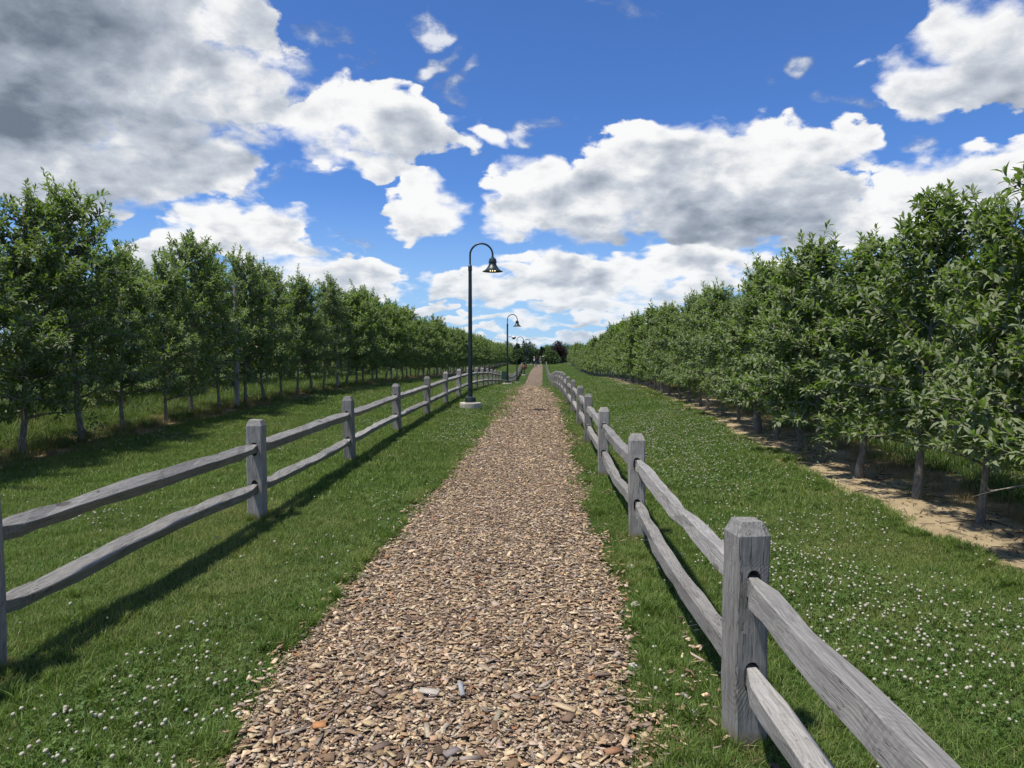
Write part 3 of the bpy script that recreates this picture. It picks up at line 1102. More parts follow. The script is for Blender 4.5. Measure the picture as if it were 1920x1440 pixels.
def lamp_parts():
    P = {}
    P['footing'] = mesh_from('footing', *lathe([(0.285, -0.3), (0.290, 0.10), (0.288, 0.135), (0.272, 0.152)], 28), smooth=False)
    P['base_cover'] = mesh_from('base_cover', *lathe([(0.150, 0.152), (0.152, 0.158), (0.150, 0.27), (0.142, 0.287), (0.10, 0.305), (0.070, 0.318)], 24), smooth=False)
    P['pole'] = mesh_from('pole', *lathe([(0.064, 0.15), (0.064, 0.32), (0.047, 3.74)], 20), smooth=False)
    P['collar'] = mesh_from('collar', *lathe([(0.046, 3.70), (0.055, 3.71), (0.055, 3.80), (0.052, 3.83), (0.034, 3.865), (0.027, 3.87)], 20))
    P['access_cover'] = mesh_from('access_cover', *join(box(-0.038, 0.038, -0.074, -0.055, 0.52, 0.70), box(-0.008, 0.008, -0.079, -0.073, 0.535, 0.55), box(-0.008, 0.008, -0.079, -0.073, 0.67, 0.685)))
    r = 0.305
    zc = 4.13
    pts = [(0, 0, 3.82), (0, 0, 3.98)] + [(r - r * math.cos(a), 0, zc + r * math.sin(a)) for a in [math.pi * k / 18 for k in range(19)]] + [(2 * r, 0, 4.06)]
    P['arm'] = mesh_from('arm', *tube(pts, [0.0255] * len(pts), 12))
    x0 = 2 * r
    prof = [(0.030, 4.075), (0.042, 4.07), (0.044, 4.05), (0.085, 4.025), (0.101, 3.985), (0.104, 3.945), (0.112, 3.942), (0.112, 3.922), (0.101, 3.918), (0.100, 3.88), (0.115, 3.845), (0.150, 3.79), (0.195, 3.735), (0.250, 3.700), (0.276, 3.690), (0.276, 3.682)]
    prof += [(0.250, 3.688), (0.19, 3.722), (0.14, 3.78), (0.09, 3.80), (0.0, 3.80)]
    P['shade'] = mesh_from('shade', *shift(lathe(prof, 32, cap=False), dx=x0))
    P['lens'] = mesh_from('lens', *shift(lathe([(0.0, 3.706), (0.13, 3.706), (0.135, 3.72), (0.13, 3.79)], 20, cap=False), dx=x0))
    led = []
    for k in range(3):
        v, f = lathe([(0.0, -0.012), (0.009, -0.010), (0.014, 0.0), (0.014, 0.008)], 10)
        led.append(shift((v, f), dx=x0 + (k - 1) * 0.062, dy=-0.03, dz=3.698))
    P['diode'] = [mesh_from('diode', *v) for v in led]
    for k in ('pole', 'arm', 'shade', 'base_cover', 'collar'):
        me = P[k]
        me.polygons.foreach_set('use_smooth', np.ones(len(me.polygons), dtype=bool))
        try:
            me.set_sharp_from_angle(angle=RAD(35))
        except Exception:
            pass
    return P


LAMP_PARTS = lamp_parts()


def lamp(label, x, y, scale=1.0, rot=0.0, footing=True, lit=True):
    L = thing('lamp_post', label, 'lamp post', (x, y, zg1(x, y)), rot, 'gooseneck lamp posts along the path')
    L.scale = (scale, scale, scale)
    if footing:
        obj('footing', LAMP_PARTS['footing'], M_CONC, L)
    for k in ('base_cover', 'pole', 'collar', 'arm', 'access_cover'):
        obj(k, LAMP_PARTS[k], M_LAMP, L)
    s = obj('shade', LAMP_PARTS['shade'], M_LAMP, L)
    obj('lens', LAMP_PARTS['lens'], M_DOME, s)
    for d in LAMP_PARTS['diode']:
        obj('diode', d, M_LED, s)
    return L


lamp1 = lamp('nearest dark green gooseneck lamp post on a round concrete footing', -1.91, 18.6)
lamp2 = lamp('second dark green lamp post from the camera, carrying the dome camera', -2.09, 43.1, 1.0, 0.02)
lamp3 = lamp('third dark green lamp post from the camera, standing in the dip', -2.26, 65.4, 1.0, 0.04)
lamp4 = lamp('fourth dark green lamp post from the camera, just before the orange planter', -2.03, 84.5, 1.0, -0.03)
lamp5 = lamp('fifth dark green lamp post from the camera, beside the orange planter', -2.25, 106.0, 1.0, 0.05)
lamp6 = lamp('sixth small dark lamp post, past the orange planter', -2.30, 132.0, 1.0, 0.0)
lamp7 = lamp('farthest tiny dark lamp post beyond the walkers', -2.0, 152.0, 1.0, 0.0)

# security camera on the second lamp post
z2 = zg1(-2.09, 43.1)
sc_ = thing('security_camera', 'white dome security camera bracketed to the second lamp post', 'camera', (-2.03, 43.1, z2 + 3.05))
obj('bracket', mesh_from('bracket', *join(box(-0.03, 0.02, -0.05, 0.05, -0.08, 0.08), tube([(0.0, 0, 0.0), (0.14, 0, 0.05), (0.26, 0, 0.04), (0.33, 0, 0.0)], [0.028, 0.028, 0.03, 0.034], 10))), M_WHITE, sc_)
obj('housing', mesh_from('housing', *shift(lathe([(0.04, 0.05), (0.10, 0.03), (0.135, -0.02), (0.14, -0.05)], 20), dx=0.34)), M_WHITE, sc_)
obj('dome', mesh_from('dome', *shift(lathe([(0.128, -0.052), (0.12, -0.10), (0.085, -0.145), (0.04, -0.165), (0.0, -0.17)], 20), dx=0.34)), M_DOME, sc_)

# utility box strapped beside the second lamp post
M_BOX = plain_mat('green_box_paint', (0.022, 0.075, 0.040), 0.5, 0.4, 0.1)
bxo = thing('utility_box', 'small dark green metal box mounted on the second lamp post', 'utility box', (-2.30, 43.1, z2 + 0.35))
obj('case', mesh_from('case', *box(-0.14, 0.13, -0.10, 0.10, 0.0, 0.50)), M_BOX, bxo)
obj('lid', mesh_from('lid', *box(-0.155, 0.145, -0.115, 0.115, 0.502, 0.53)), M_BOX, bxo)
obj('door', mesh_from('door', *box(-0.12, 0.11, -0.112, -0.102, 0.03, 0.47)), M_BOX, bxo)
obj('bracket', mesh_from('bracket', *join(box(0.132, 0.155, -0.03, 0.03, 0.1, 0.14), box(0.132, 0.155, -0.03, 0.03, 0.36, 0.40))), M_LAMP, bxo)

# ------------------------------------------------------------------ orchard trees
def leaf_material(name, dark, light, pale, trans=0.3, rough=0.42):
    m, t, out = new_mat(name)
    a = t.node('ShaderNodeVertexColor', layer_name='col').outputs[0]
    r, g, b = t.sep(a)
    rnd = t.node('ShaderNodeObjectInfo').outputs['Random']
    c = t.mix(r, dark, light)
    c = t.mix(t.m('MULTIPLY', g, 0.6), c, (light[0] * 1.7, light[1] * 1.45, light[2] * 1.1))
    c = t.v('SCALE', c, scale=t.lin(rnd, 0, 1, 0.85, 1.15))
    bf = t.node('ShaderNodeNewGeometry').outputs['Backfacing']
    cb = t.mix(bf, c, pale)
    p = t.node('ShaderNodeBsdfPrincipled')
    t.put(p.inputs['Base Color'], cb)
    t.put(p.inputs['Roughness'], t.lin(bf, 0, 1, rough, 0.8))
    t.put(p.inputs['Specular IOR Level'], 0.16)
    tr = t.node('ShaderNodeBsdfTranslucent')
    t.put(tr.inputs['Color'], t.v('MULTIPLY', c, (1.35, 1.6, 0.65)))
    mx = t.node('ShaderNodeMixShader')
    t.put(mx.inputs[0], trans)
    t.t.links.new(p.outputs[0], mx.inputs[1])
    t.t.links.new(tr.outputs[0], mx.inputs[2])
    t.t.links.new(mx.outputs[0], out.inputs[0])
    return m


def bark_material(name, c0, c1):
    m, t, out = new_mat(name)
    o = t.node('ShaderNodeTexCoord').outputs['Object']
    g = t.noise(t.v('MULTIPLY', o, (1, 1, 0.25)), 60.0, 5.0, 0.7)
    n = t.noise(o, 9.0, 4.0, 0.6)
    c = t.mix(t.smooth(g, 0.3, 0.7), c0, c1)
    c = t.mix(t.smooth(n, 0.5, 0.75, 0.0, 0.6), c, (0.16, 0.15, 0.12))
    principled(t, out, c, 0.9, 0.2, bump(t, g, 0.7, 0.006))
    return m


M_LEAF = leaf_material('apple_leaf', (0.072, 0.115, 0.030), (0.188, 0.255, 0.084), (0.26, 0.295, 0.165), 0.42)
M_BARK = bark_material('apple_bark', (0.10, 0.088, 0.072), (0.29, 0.265, 0.225))


def norm(v):
    return v / np.maximum(np.linalg.norm(v, axis=-1, keepdims=True), 1e-9)


def leaf_mesh(name, base, axis, nrm, size, col, detail):
    """leaves: base (n,3), axis, nrm (n,3), size (n,), col (n,3)"""
    n = len(base)
    axis = norm(axis)
    side = norm(np.cross(nrm, axis))
    nrm = np.cross(axis, side)
    if detail:
        # y along leaf, x across, z up; a folded, down-curved blade
        T = np.array([(0, 0, 0), (-.15, .26, .085), (0, .28, .03), (.15, .26, .085), (-.175, .60, .03), (0, .62, -.05), (.175, .60, .03), (0, 1.0, -.24)])
        tris = np.array([(0, 2, 1), (0, 3, 2), (4, 5, 7), (5, 6, 7)])
        quads = np.array([(1, 2, 5, 4), (2, 3, 6, 5)])
    else:
        T = np.array([(0, 0, 0), (-.21, .46, .06), (0, 1.0, -.18), (.21, .46, .06)])
        tris = np.array([(0, 2, 1), (0, 3, 2)])
        quads = None
    k = len(T)
    S = size[:, None, None]
    V = base[:, None, :] + S * (T[None, :, 0:1] * side[:, None, :] + T[None, :, 1:2] * axis[:, None, :] + T[None, :, 2:3] * nrm[:, None, :])
    off = k * np.arange(n)[:, None, None]
    tr = (tris[None] + off).reshape(-1, 3)
    qd = None if quads is None else (quads[None] + off).reshape(-1, 4)
    return mesh_np(name, V.reshape(-1, 3), tris=tr, quads=qd, colors=np.repeat(col, k, 0), smooth=bool(detail))


def apple_tree(seed, H, zlow, R, leaf, dens, detail, shoots, top_open=1.0):
    """trunk mesh, branch mesh, crown mesh of one spindle-trained apple tree"""
    rng = np.random.RandomState(seed)
    # central leader
    nl = 12
    lz = np.linspace(-0.15, H * 0.93, nl)
    wob = np.cumsum(rng.normal(0, 0.018, (nl, 2)), 0)
    wob[:2] = 0
    lead = np.concatenate([wob, lz[:, None]], 1)
    rad = 0.041 * (1 - 0.86 * np.clip(lz / H, 0, 1) ** 0.8) * rng.uniform(0.9, 1.15)
    rad[0] *= 1.35
    rad[1] *= 1.12
    tv, tf = tube([tuple(p) for p in lead], list(rad), 9)
    trunk = mesh_from('trunk', tv, tf, smooth=True)

    def leader(z):
        return np.array([np.interp(z, lz, lead[:, 0]), np.interp(z, lz, lead[:, 1]), z])

    BV, BF = [], []
    LB, LA, LN, LS, LC = [], [], [], [], []

    def add_tube(pts, r0, r1, sides=5):
        v, f = tube(pts, list(np.linspace(r0, r1, len(pts))), sides, cap=False)
        o = len(BV)
        BV.extend(v)
        BF.extend(tuple(i + o for i in q) for q in f)

    def leafy(pts, n, spread=1.0, first=0.1, young=0.0, sz=1.0, end=True):
        """n leaves spiralling along the polyline"""
        pts = np.asarray(pts)
        seg = np.linspace(0, len(pts) - 1.001, 40)
        i = seg.astype(int)
        P = pts[i] + (pts[i + 1] - pts[i]) * (seg - i)[:, None]
        t = np.clip(np.linspace(first, 1.0, n) + rng.normal(0, 0.02, n), 0, 1)
        ii = np.clip((t * 39).astype(int), 0, 38)
        p = P[ii]
        ax = norm(P[ii + 1] - P[ii])
        ref = norm(np.cross(ax, np.array([0.3, 0.2, 0.93])))
        bi = np.cross(ax, ref)
        ang = np.arange(n) * 2.39996 + rng.uniform(0, 6.28)
        rd = ref * np.cos(ang)[:, None] + bi * np.sin(ang)[:, None]
        a = np.radians(rng.normal(50, 14, n)) * spread
        if end:
            a[-3:] *= 0.5
        d = ax * np.cos(a)[:, None] + rd * np.sin(a)[:, None]
        d[:, 2] += rng.normal(0.10, 0.2, n)
        up = np.array([0, 0, 1.0]) + rng.normal(0, 0.38, (n, 3)) + 0.35 * ax
        LB.append(p + norm(d) * 0.012)
        LA.append(d)
        LN.append(up)
        s = leaf * sz * rng.uniform(0.72, 1.18, n) * (1 - 0.25 * np.linspace(0, 1, n) ** 6)
        LS.append(s)
        c = np.zeros((n, 3))
        c[:, 0] = np.clip(rng.normal(0.45, 0.25, n), 0, 1)
        c[:, 1] = np.clip(young * np.linspace(0.1, 1, n) + rng.normal(0, 0.06, n), 0, 1)
        LC.append(c)

    nb = int(52 * dens)
    ga = rng.uniform(0, 6.28)
    for k in range(nb):
        f = (k + 0.5) / nb
        z0 = zlow + 0.12 + (H * 0.90 - zlow - 0.12) * f ** 0.92 + rng.uniform(-0.06, 0.06)
        ga += 2.39996 + rng.uniform(-0.4, 0.4)
        prof = (1 - 0.72 * f ** 1.6) * min(1.0, 0.58 + 1.9 * f)
        L = R * prof * rng.uniform(0.72, 1.12)
        el = RAD(rng.uniform(8, 32) + 26 * f)
        o = leader(z0)
        dirn = np.array([math.cos(ga) * math.cos(el), math.sin(ga) * math.cos(el), math.sin(el)])
        pts = [o]
        d = dirn.copy()
        ns = 7
        for s in range(ns):
            d = d + np.array([0, 0, -0.085 * (1 - f) - 0.02]) + rng.normal(0, 0.06, 3)
            if s > 4:
                d = d + np.array([0, 0, 0.16])
            d = d / np.linalg.norm(d)
            pts.append(pts[-1] + d * L / ns)
        pts = np.array(pts)
        add_tube(pts, 0.014 * (0.6 + L), 0.004)
        leafy(pts[3:], int(11 * L / 0.8 + 5), 1.0, 0.0, 0.25)
        # twigs and spurs
        nt = int(max(5, L * 15.0 * dens))
        for j in range(nt):
            t = 0.08 + 0.90 * (j + rng.rand()) / nt
            s = t * (len(pts) - 1)
            i = min(int(s), len(pts) - 2)
            p = pts[i] + (pts[i + 1] - pts[i]) * (s - i)
            ax = pts[i + 1] - pts[i]
            ax = ax / np.linalg.norm(ax)
            az = rng.uniform(0, 6.28)
            rdn = np.array([math.cos(az), math.sin(az), rng.normal(0.15, 0.55)])
            td = ax * rng.uniform(0.3, 0.9) + rdn * 0.75
            td[2] += 0.34
            td /= np.linalg.norm(td)
            ln = rng.uniform(0.09, 0.27) * (1.15 - 0.5 * t) * (0.75 + 0.4 * R)
            if rng.rand() < 0.10:
                ln *= 1.9
                td[2] = abs(td[2]) + 0.6
                td /= np.linalg.norm(td)
            q = [p, p + td * ln * 0.5 + rng.normal(0, 0.012, 3), p + td * ln + np.array([0, 0, rng.uniform(-0.03, 0.04)])]
            if detail:
                add_tube(q, 0.0042, 0.002, 3)
            leafy(q, int(5 + ln * 42), 1.0, 0.1, 0.45 if ln > 0.25 else 0.18)
    # upright leaders and water shoots
    for k in range(shoots):
        if k == 0:
            o = leader(H * 0.86)
            L = H * 0.14
        else:
            zz = H * rng.uniform(0.55, 0.87)
            rr = R * 0.75 * (1 - zz / H) ** 0.55 * rng.uniform(0.1, 1.0)
            az = rng.uniform(0, 6.28)
            o = leader(min(zz, H * 0.9)) + np.array([rr * math.cos(az), rr * math.sin(az), 0])
            L = rng.uniform(0.20, 0.44) * top_open * (1.6 if k % 4 == 1 else 1.0)
            add_tube([leader(min(zz, H * 0.9) - 0.15), o - np.array([0, 0, 0.02]), o], 0.009, 0.006, 4)
        lean = rng.normal(0, 0.13 * top_open, 2)
        q = [o]
        for s in range(4):
            q.append(q[-1] + np.array([lean[0] * L / 4 + rng.normal(0, 0.008), lean[1] * L / 4 + rng.normal(0, 0.008), L / 4]))
        add_tube(q, 0.007, 0.0025, 4)
        leafy(q, int(8 + L * 40), 0.95, 0.06, 0.6)
        for j in range(rng.randint(1, 4)):
            s = q[rng.randint(0, 3)]
            az = rng.uniform(0, 6.28)
            td = np.array([math.cos(az), math.sin(az), rng.uniform(0.5, 1.2)])
            td /= np.linalg.norm(td)
            ln = rng.uniform(0.10, 0.24)
            qq = [s, s + td * ln * 0.5, s + td * ln]
            add_tube(qq, 0.004, 0.002, 3)
            leafy(qq, int(6 + ln * 45), 1.0, 0.1, 0.4)
    branches = mesh_from('branches', BV, BF, smooth=True)
    B, A, N = np.concatenate(LB), np.concatenate(LA), np.concatenate(LN)
    S, C = np.concatenate(LS), np.concatenate(LC)
    keep = B[:, 2] > zlow + 0.05 + 0.12 * rng.rand(len(B))
    if not detail:
        keep &= rng.rand(len(B)) < 0.62
        S = S * 1.28
    crown = leaf_mesh('crown', B[keep], A[keep], N[keep], S[keep], C[keep], detail)
    trunk.materials.append(M_BARK)
    branches.materials.append(M_BARK)
    crown.materials.append(M_LEAF)
    return trunk, branches, crown


TREES = {}
TREES['R'] = [apple_tree(40 + k, 3.2, 0.36, 1.02, 0.100, 1.0, True, 14) for k in range(6)]
TREES['L'] = [apple_tree(70 + k, 3.85, 0.40, 1.40, 0.094, 0.92, True, 18, 1.6) for k in range(6)]
TREES['r'] = [apple_tree(140 + k, 3.2 + 0.15 * (k % 3), 0.36, 1.02, 0.108, 1.0, False, 14) for k in range(4)]
TREES['l'] = [apple_tree(170 + k, 3.65 + 0.2 * (k % 3), 0.34, 1.34, 0.100, 0.95, False, 16, 1.5) for k in range(4)]


def plant_tree(kind, k, x, y, label, group, sc=1.0, rot=0.0, branches=True):
    tr, br, cr = TREES[kind][k % len(TREES[kind])]
    t = thing('apple_tree', label, 'tree', (x, y, zg1(x, y)), rot, group)
    q = random.Random(int(x * 977 + y * 131))
    t.scale = (sc * q.uniform(0.88, 1.14), sc * q.uniform(0.88, 1.14), sc)
    t.rotation_euler = (q.gauss(0, 0.03), q.gauss(0, 0.03), rot)
    obj('trunk', tr, None, t)
    if branches:
        obj('branches', br, None, t)
    tag(obj('crown', cr, None, t), kind='stuff')
    return t


_ones = ['first', 'second', 'third', 'fourth', 'fifth', 'sixth', 'seventh', 'eighth', 'ninth']
ORD = _ones + ['tenth', 'eleventh', 'twelfth', 'thirteenth', 'fourteenth', 'fifteenth', 'sixteenth', 'seventeenth', 'eighteenth', 'nineteenth', 'twentieth'] + ['twenty-' + w_ for w_ in _ones] + ['thirtieth']


def build_rows():
    rng = random.Random(21)
    # right-hand row beside the path: trunks as they stand in the bare strip
    ry = [4.55, 5.55, 6.55, 7.6, 8.75, 9.85, 10.85, 11.9, 12.9, 13.2]
    while ry[-1] < 118:
        ry.append(ry[-1] + rng.uniform(1.15, 1.4))
    for i, y in enumerate(ry):
        x = row_x(1, y) + rng.uniform(-0.08, 0.08)
        near = y < 24
        n = i + 1
        if i < 30:
            lab = '%s apple tree from the camera in the row right of the path' % ORD[i]
        elif y < 40:
            lab = 'leafy apple tree well along the row right of the path'
        else:
            lab = 'distant apple tree in the far part of the row right of the path'
        sc = rng.uniform(0.75, 0.98)
        if i < 10:
            sc = (1.0, 1.08, 0.93, 1.05, 0.94, 1.0, 0.92, 0.96, 0.97, 0.84)[i]
        plant_tree('R' if near else 'r', i if near else rng.randrange(4), x, y, lab, 'apple trees in the row right of the path', sc, rng.uniform(0, 6.28))
    # left-hand row beside the path
    ly = [7.1, 8.4, 9.7, 10.98, 12.3, 13.54, 14.78, 16.05, 17.45, 18.6]
    while ly[-1] < 172:
        ly.append(ly[-1] + rng.uniform(1.2, 1.45))
    for i, y in enumerate(ly):
        x = row_x(-1, y) + rng.uniform(-0.1, 0.1)
        near = y < 26
        if i < 30:
            lab = '%s apple tree from the camera in the row left of the path' % ORD[i]
        elif y < 50:
            lab = 'leafy apple tree well along the row left of the path'
        else:
            lab = 'distant apple tree in the far part of the row left of the path'
        sc = rng.uniform(0.94, 1.06)
        if i == 3:
            sc = 1.10
        if i in (4, 5):
            sc = 0.86
        if i == 6:
            sc = 1.05
        plant_tree('L' if near else 'l', i if near else rng.randrange(4), x, y, lab, 'apple trees in the row left of the path', sc, rng.uniform(0, 6.28))
    # the next rows, seen between the trunks and over the gaps
    y = 6.0
    while y < 44:
        plant_tree('l', rng.randrange(4), -11.2 + rng.uniform(-0.15, 0.15), y, 'apple tree of the second row back on the left, seen between trunks', 'apple trees of the second row back on the left', rng.uniform(0.9, 1.05), rng.uniform(0, 6.28))
        y += rng.uniform(1.35, 1.6)
    y = 3.5
    while y < 34:
        plant_tree('r', rng.randrange(4), 7.1 + rng.uniform(-0.15, 0.15), y, 'apple tree of the second row back on the right, seen between trunks', 'apple trees of the second row back on the right', rng.uniform(0.92, 1.05), rng.uniform(0, 6.28))
        y += rng.uniform(1.35, 1.6)


build_rows()

# ------------------------------------------------------------------ trellis posts and wires in the rows
M_TRELLIS = bark_material('trellis_post_wood', (0.20, 0.185, 0.165), (0.36, 0.34, 0.31))
M_WIRE = plain_mat('galvanised_wire', (0.42, 0.43, 0.44), 0.4, 0.5, 0.05, metallic=0.6)
rng_ = random.Random(4)
for i, y in enumerate((8.95, 16.75, 25.2, 34.4, 44.0)):
    x = ROW_L + 0.06
    v, f = tube([(0, 0, -0.3), (0.01, 0, 1.5), (0.0, 0.01, 3.15 + 0.1 * rng_.random())], [0.062, 0.058, 0.054], 10)
    words = ['foremost', 'second', 'third', 'fourth', 'fifth'][i]
    p = obj('trellis_post', mesh_from('trellis_post', v, f, smooth=False), M_TRELLIS, None, (x, y, zg1(x, y)))
    tag(p, '%s round grey trellis post standing in the left tree row' % words, 'post', 'trellis posts in the left row')
for i, y in enumerate((13.35, 24.5)):
    x = row_x(1, y) + 0.05
    v, f = tube([(0, 0, -0.3), (0.01, 0, 1.5), (0.0, 0.01, 2.9)], [0.060, 0.056, 0.052], 10)
    p = obj('trellis_post', mesh_from('trellis_post', v, f), M_TRELLIS, None, (x, y, zg1(x, y)))
    tag(p, '%s grey trellis post standing among the right row trunks' % ['nearer', 'farther'][i], 'post', 'trellis posts in the right row')
for i, h in enumerate((1.15, 2.0, 2.85)):
    pts = []
    for y in np.arange(5, 46, 1.0):
        pts.append((ROW_L + 0.12, y, zg1(ROW_L, y) + h + 0.015 * math.sin(y * 0.75)))
    v, f = tube(pts, [0.0022] * len(pts), 5)
    o = obj('trellis_wire', mesh_from('trellis_wire', v, f), M_WIRE)
    tag(o, '%s steel trellis wire strung along the left tree row' % ['lowest', 'middle', 'topmost'][i], 'wire', 'trellis wires in the left row')

# ------------------------------------------------------------------ grass, clover and weeds
def blade_material(name, dark, light, dry, dry_amt, rough=0.5):
    m, t, out = new_mat(name)
    a = t.node('ShaderNodeVertexColor', layer_name='col').outputs[0]
    r, g, b = t.sep(a)
    pos = t.node('ShaderNodeNewGeometry').outputs['Position']
    n1 = t.noise(pos, 0.55, 4.0, 0.6)
    n2 = t.noise(pos, 2.6, 4.0, 0.6)
    c = t.mix(r, dark, light)
    mac = t.m('ADD', t.m('MULTIPLY', n1, 0.7), t.m('MULTIPLY', n2, 0.5))
    c = t.mix(t.smooth(mac, 0.52, 0.82, 0.0, dry_amt), c, dry)
    c = t.v('SCALE', c, scale=t.lin(n2, 0.25, 0.75, 0.85, 1.18))
    c = t.mix(t.m('MULTIPLY', g, 1.0), c, (0.24, 0.19, 0.09))
    p = t.node('ShaderNodeBsdfPrincipled')
    t.put(p.inputs['Base Color'], c)
    t.put(p.inputs['Roughness'], rough)
    t.put(p.inputs['Specular IOR Level'], 0.25)
    tr = t.node('ShaderNodeBsdfTranslucent')
    t.put(tr.inputs['Color'], t.v('MULTIPLY', c, (1.3, 1.5, 0.7)))
    mx = t.node('ShaderNodeMixShader')
    t.put(mx.inputs[0], 0.3)
    t.t.links.new(p.outputs[0], mx.inputs[1])
    t.t.links.new(tr.outputs[0], mx.inputs[2])
    t.t.links.new(mx.outputs[0], out.inputs[0])
    return m


def blades(rng, n, size, hmin, hmax, width, segs, dead=0.06, lean=0.5, clump=False):
    """verts, tris, colours of n blades on a size x size patch"""
    if clump:
        r = np.abs(rng.normal(0, size * 0.2, n))
        a = rng.uniform(0, 6.28, n)
        x, y = r * np.cos(a), r * np.sin(a)
    else:
        x, y = rng.uniform(-size / 2, size / 2, n), rng.uniform(-size / 2, size / 2, n)
    h = rng.uniform(hmin, hmax, n)
    w = width * rng.uniform(0.7, 1.3, n)
    az = rng.uniform(0, 6.28, n)
    ln = np.abs(rng.normal(0, lean, n)) + 0.12
    fx, fy = np.cos(az), np.sin(az)
    sx, sy = -fy, fx
    tw = rng.uniform(-0.8, 0.8, n)
    sx, sy = sx * np.cos(tw) + fx * np.sin(tw), sy * np.cos(tw) + fy * np.sin(tw)
    lev = [0.0, 1.0] if segs == 1 else ([0.0, 0.55, 1.0] if segs == 2 else [0.0, 0.35, 0.7, 1.0])
    V, T = [], []
    k = 2 * (len(lev) - 1) + 1
    for q, t in enumerate(lev):
        bx = x + fx * h * ln * t ** 1.9
        by = y + fy * h * ln * t ** 1.9
        bz = h * t * (1 - 0.28 * np.minimum(ln, 1.2) * t)
        ww = w / 2 * (1 - 0.35 * t)
        if q < len(lev) - 1:
            V.append(np.stack([bx - sx * ww, by - sy * ww, bz], -1))
            V.append(np.stack([bx + sx * ww, by + sy * ww, bz], -1))
        else:
            V.append(np.stack([bx, by, bz], -1))
    V = np.stack(V, 1)
    for q in range(len(lev) - 2):
        T += [(2 * q, 2 * q + 1, 2 * q + 3), (2 * q, 2 * q + 3, 2 * q + 2)]
    q = len(lev) - 2
    T += [(2 * q, 2 * q + 1, 2 * q + 2)]
    T = (np.array(T)[None] + k * np.arange(n)[:, None, None]).reshape(-1, 3)
    c = np.zeros((n, 3))
    c[:, 0] = np.clip(rng.normal(0.48, 0.36, n), 0, 1)
    c[:, 1] = (rng.rand(n) < dead) * rng.uniform(0.4, 1.0, n)
    return V.reshape(-1, 3), T, np.repeat(c, k, 0)


def clover_patch(rng, n, size, hmin, hmax, r):
    V, T, C = [], [], []
    o = 0
    for i in range(n):
        x, y = rng.uniform(-size / 2, size / 2, 2)
        z = rng.uniform(hmin, hmax)
        a0 = rng.uniform(0, 6.28)
        rr = r * rng.uniform(0.7, 1.25)
        tx, ty = rng.normal(0, 0.3, 2)
        cc = (np.clip(rng.normal(0.5, 0.25), 0, 1), 0, 0)
        for k in range(3):
            a = a0 + k * 2.094
            c, s = math.cos(a), math.sin(a)
            pts = [(0, 0), (0.55, -0.42), (1.0, -0.30), (1.08, 0.0), (1.0, 0.30), (0.55, 0.42)]
            for (u, v) in pts:
                px, py = (u * c - v * s) * rr, (u * s + v * c) * rr
                V.append((x + px, y + py, z + px * tx + py * ty - 0.16 * rr * u * u + 0.18 * rr * abs(v)))
                C.append(cc)
            T += [(o, o + 1, o + 2), (o, o + 2, o + 3), (o, o + 3, o + 4), (o, o + 4, o + 5)]
            o += 6
    return np.array(V), np.array(T), np.array(C)


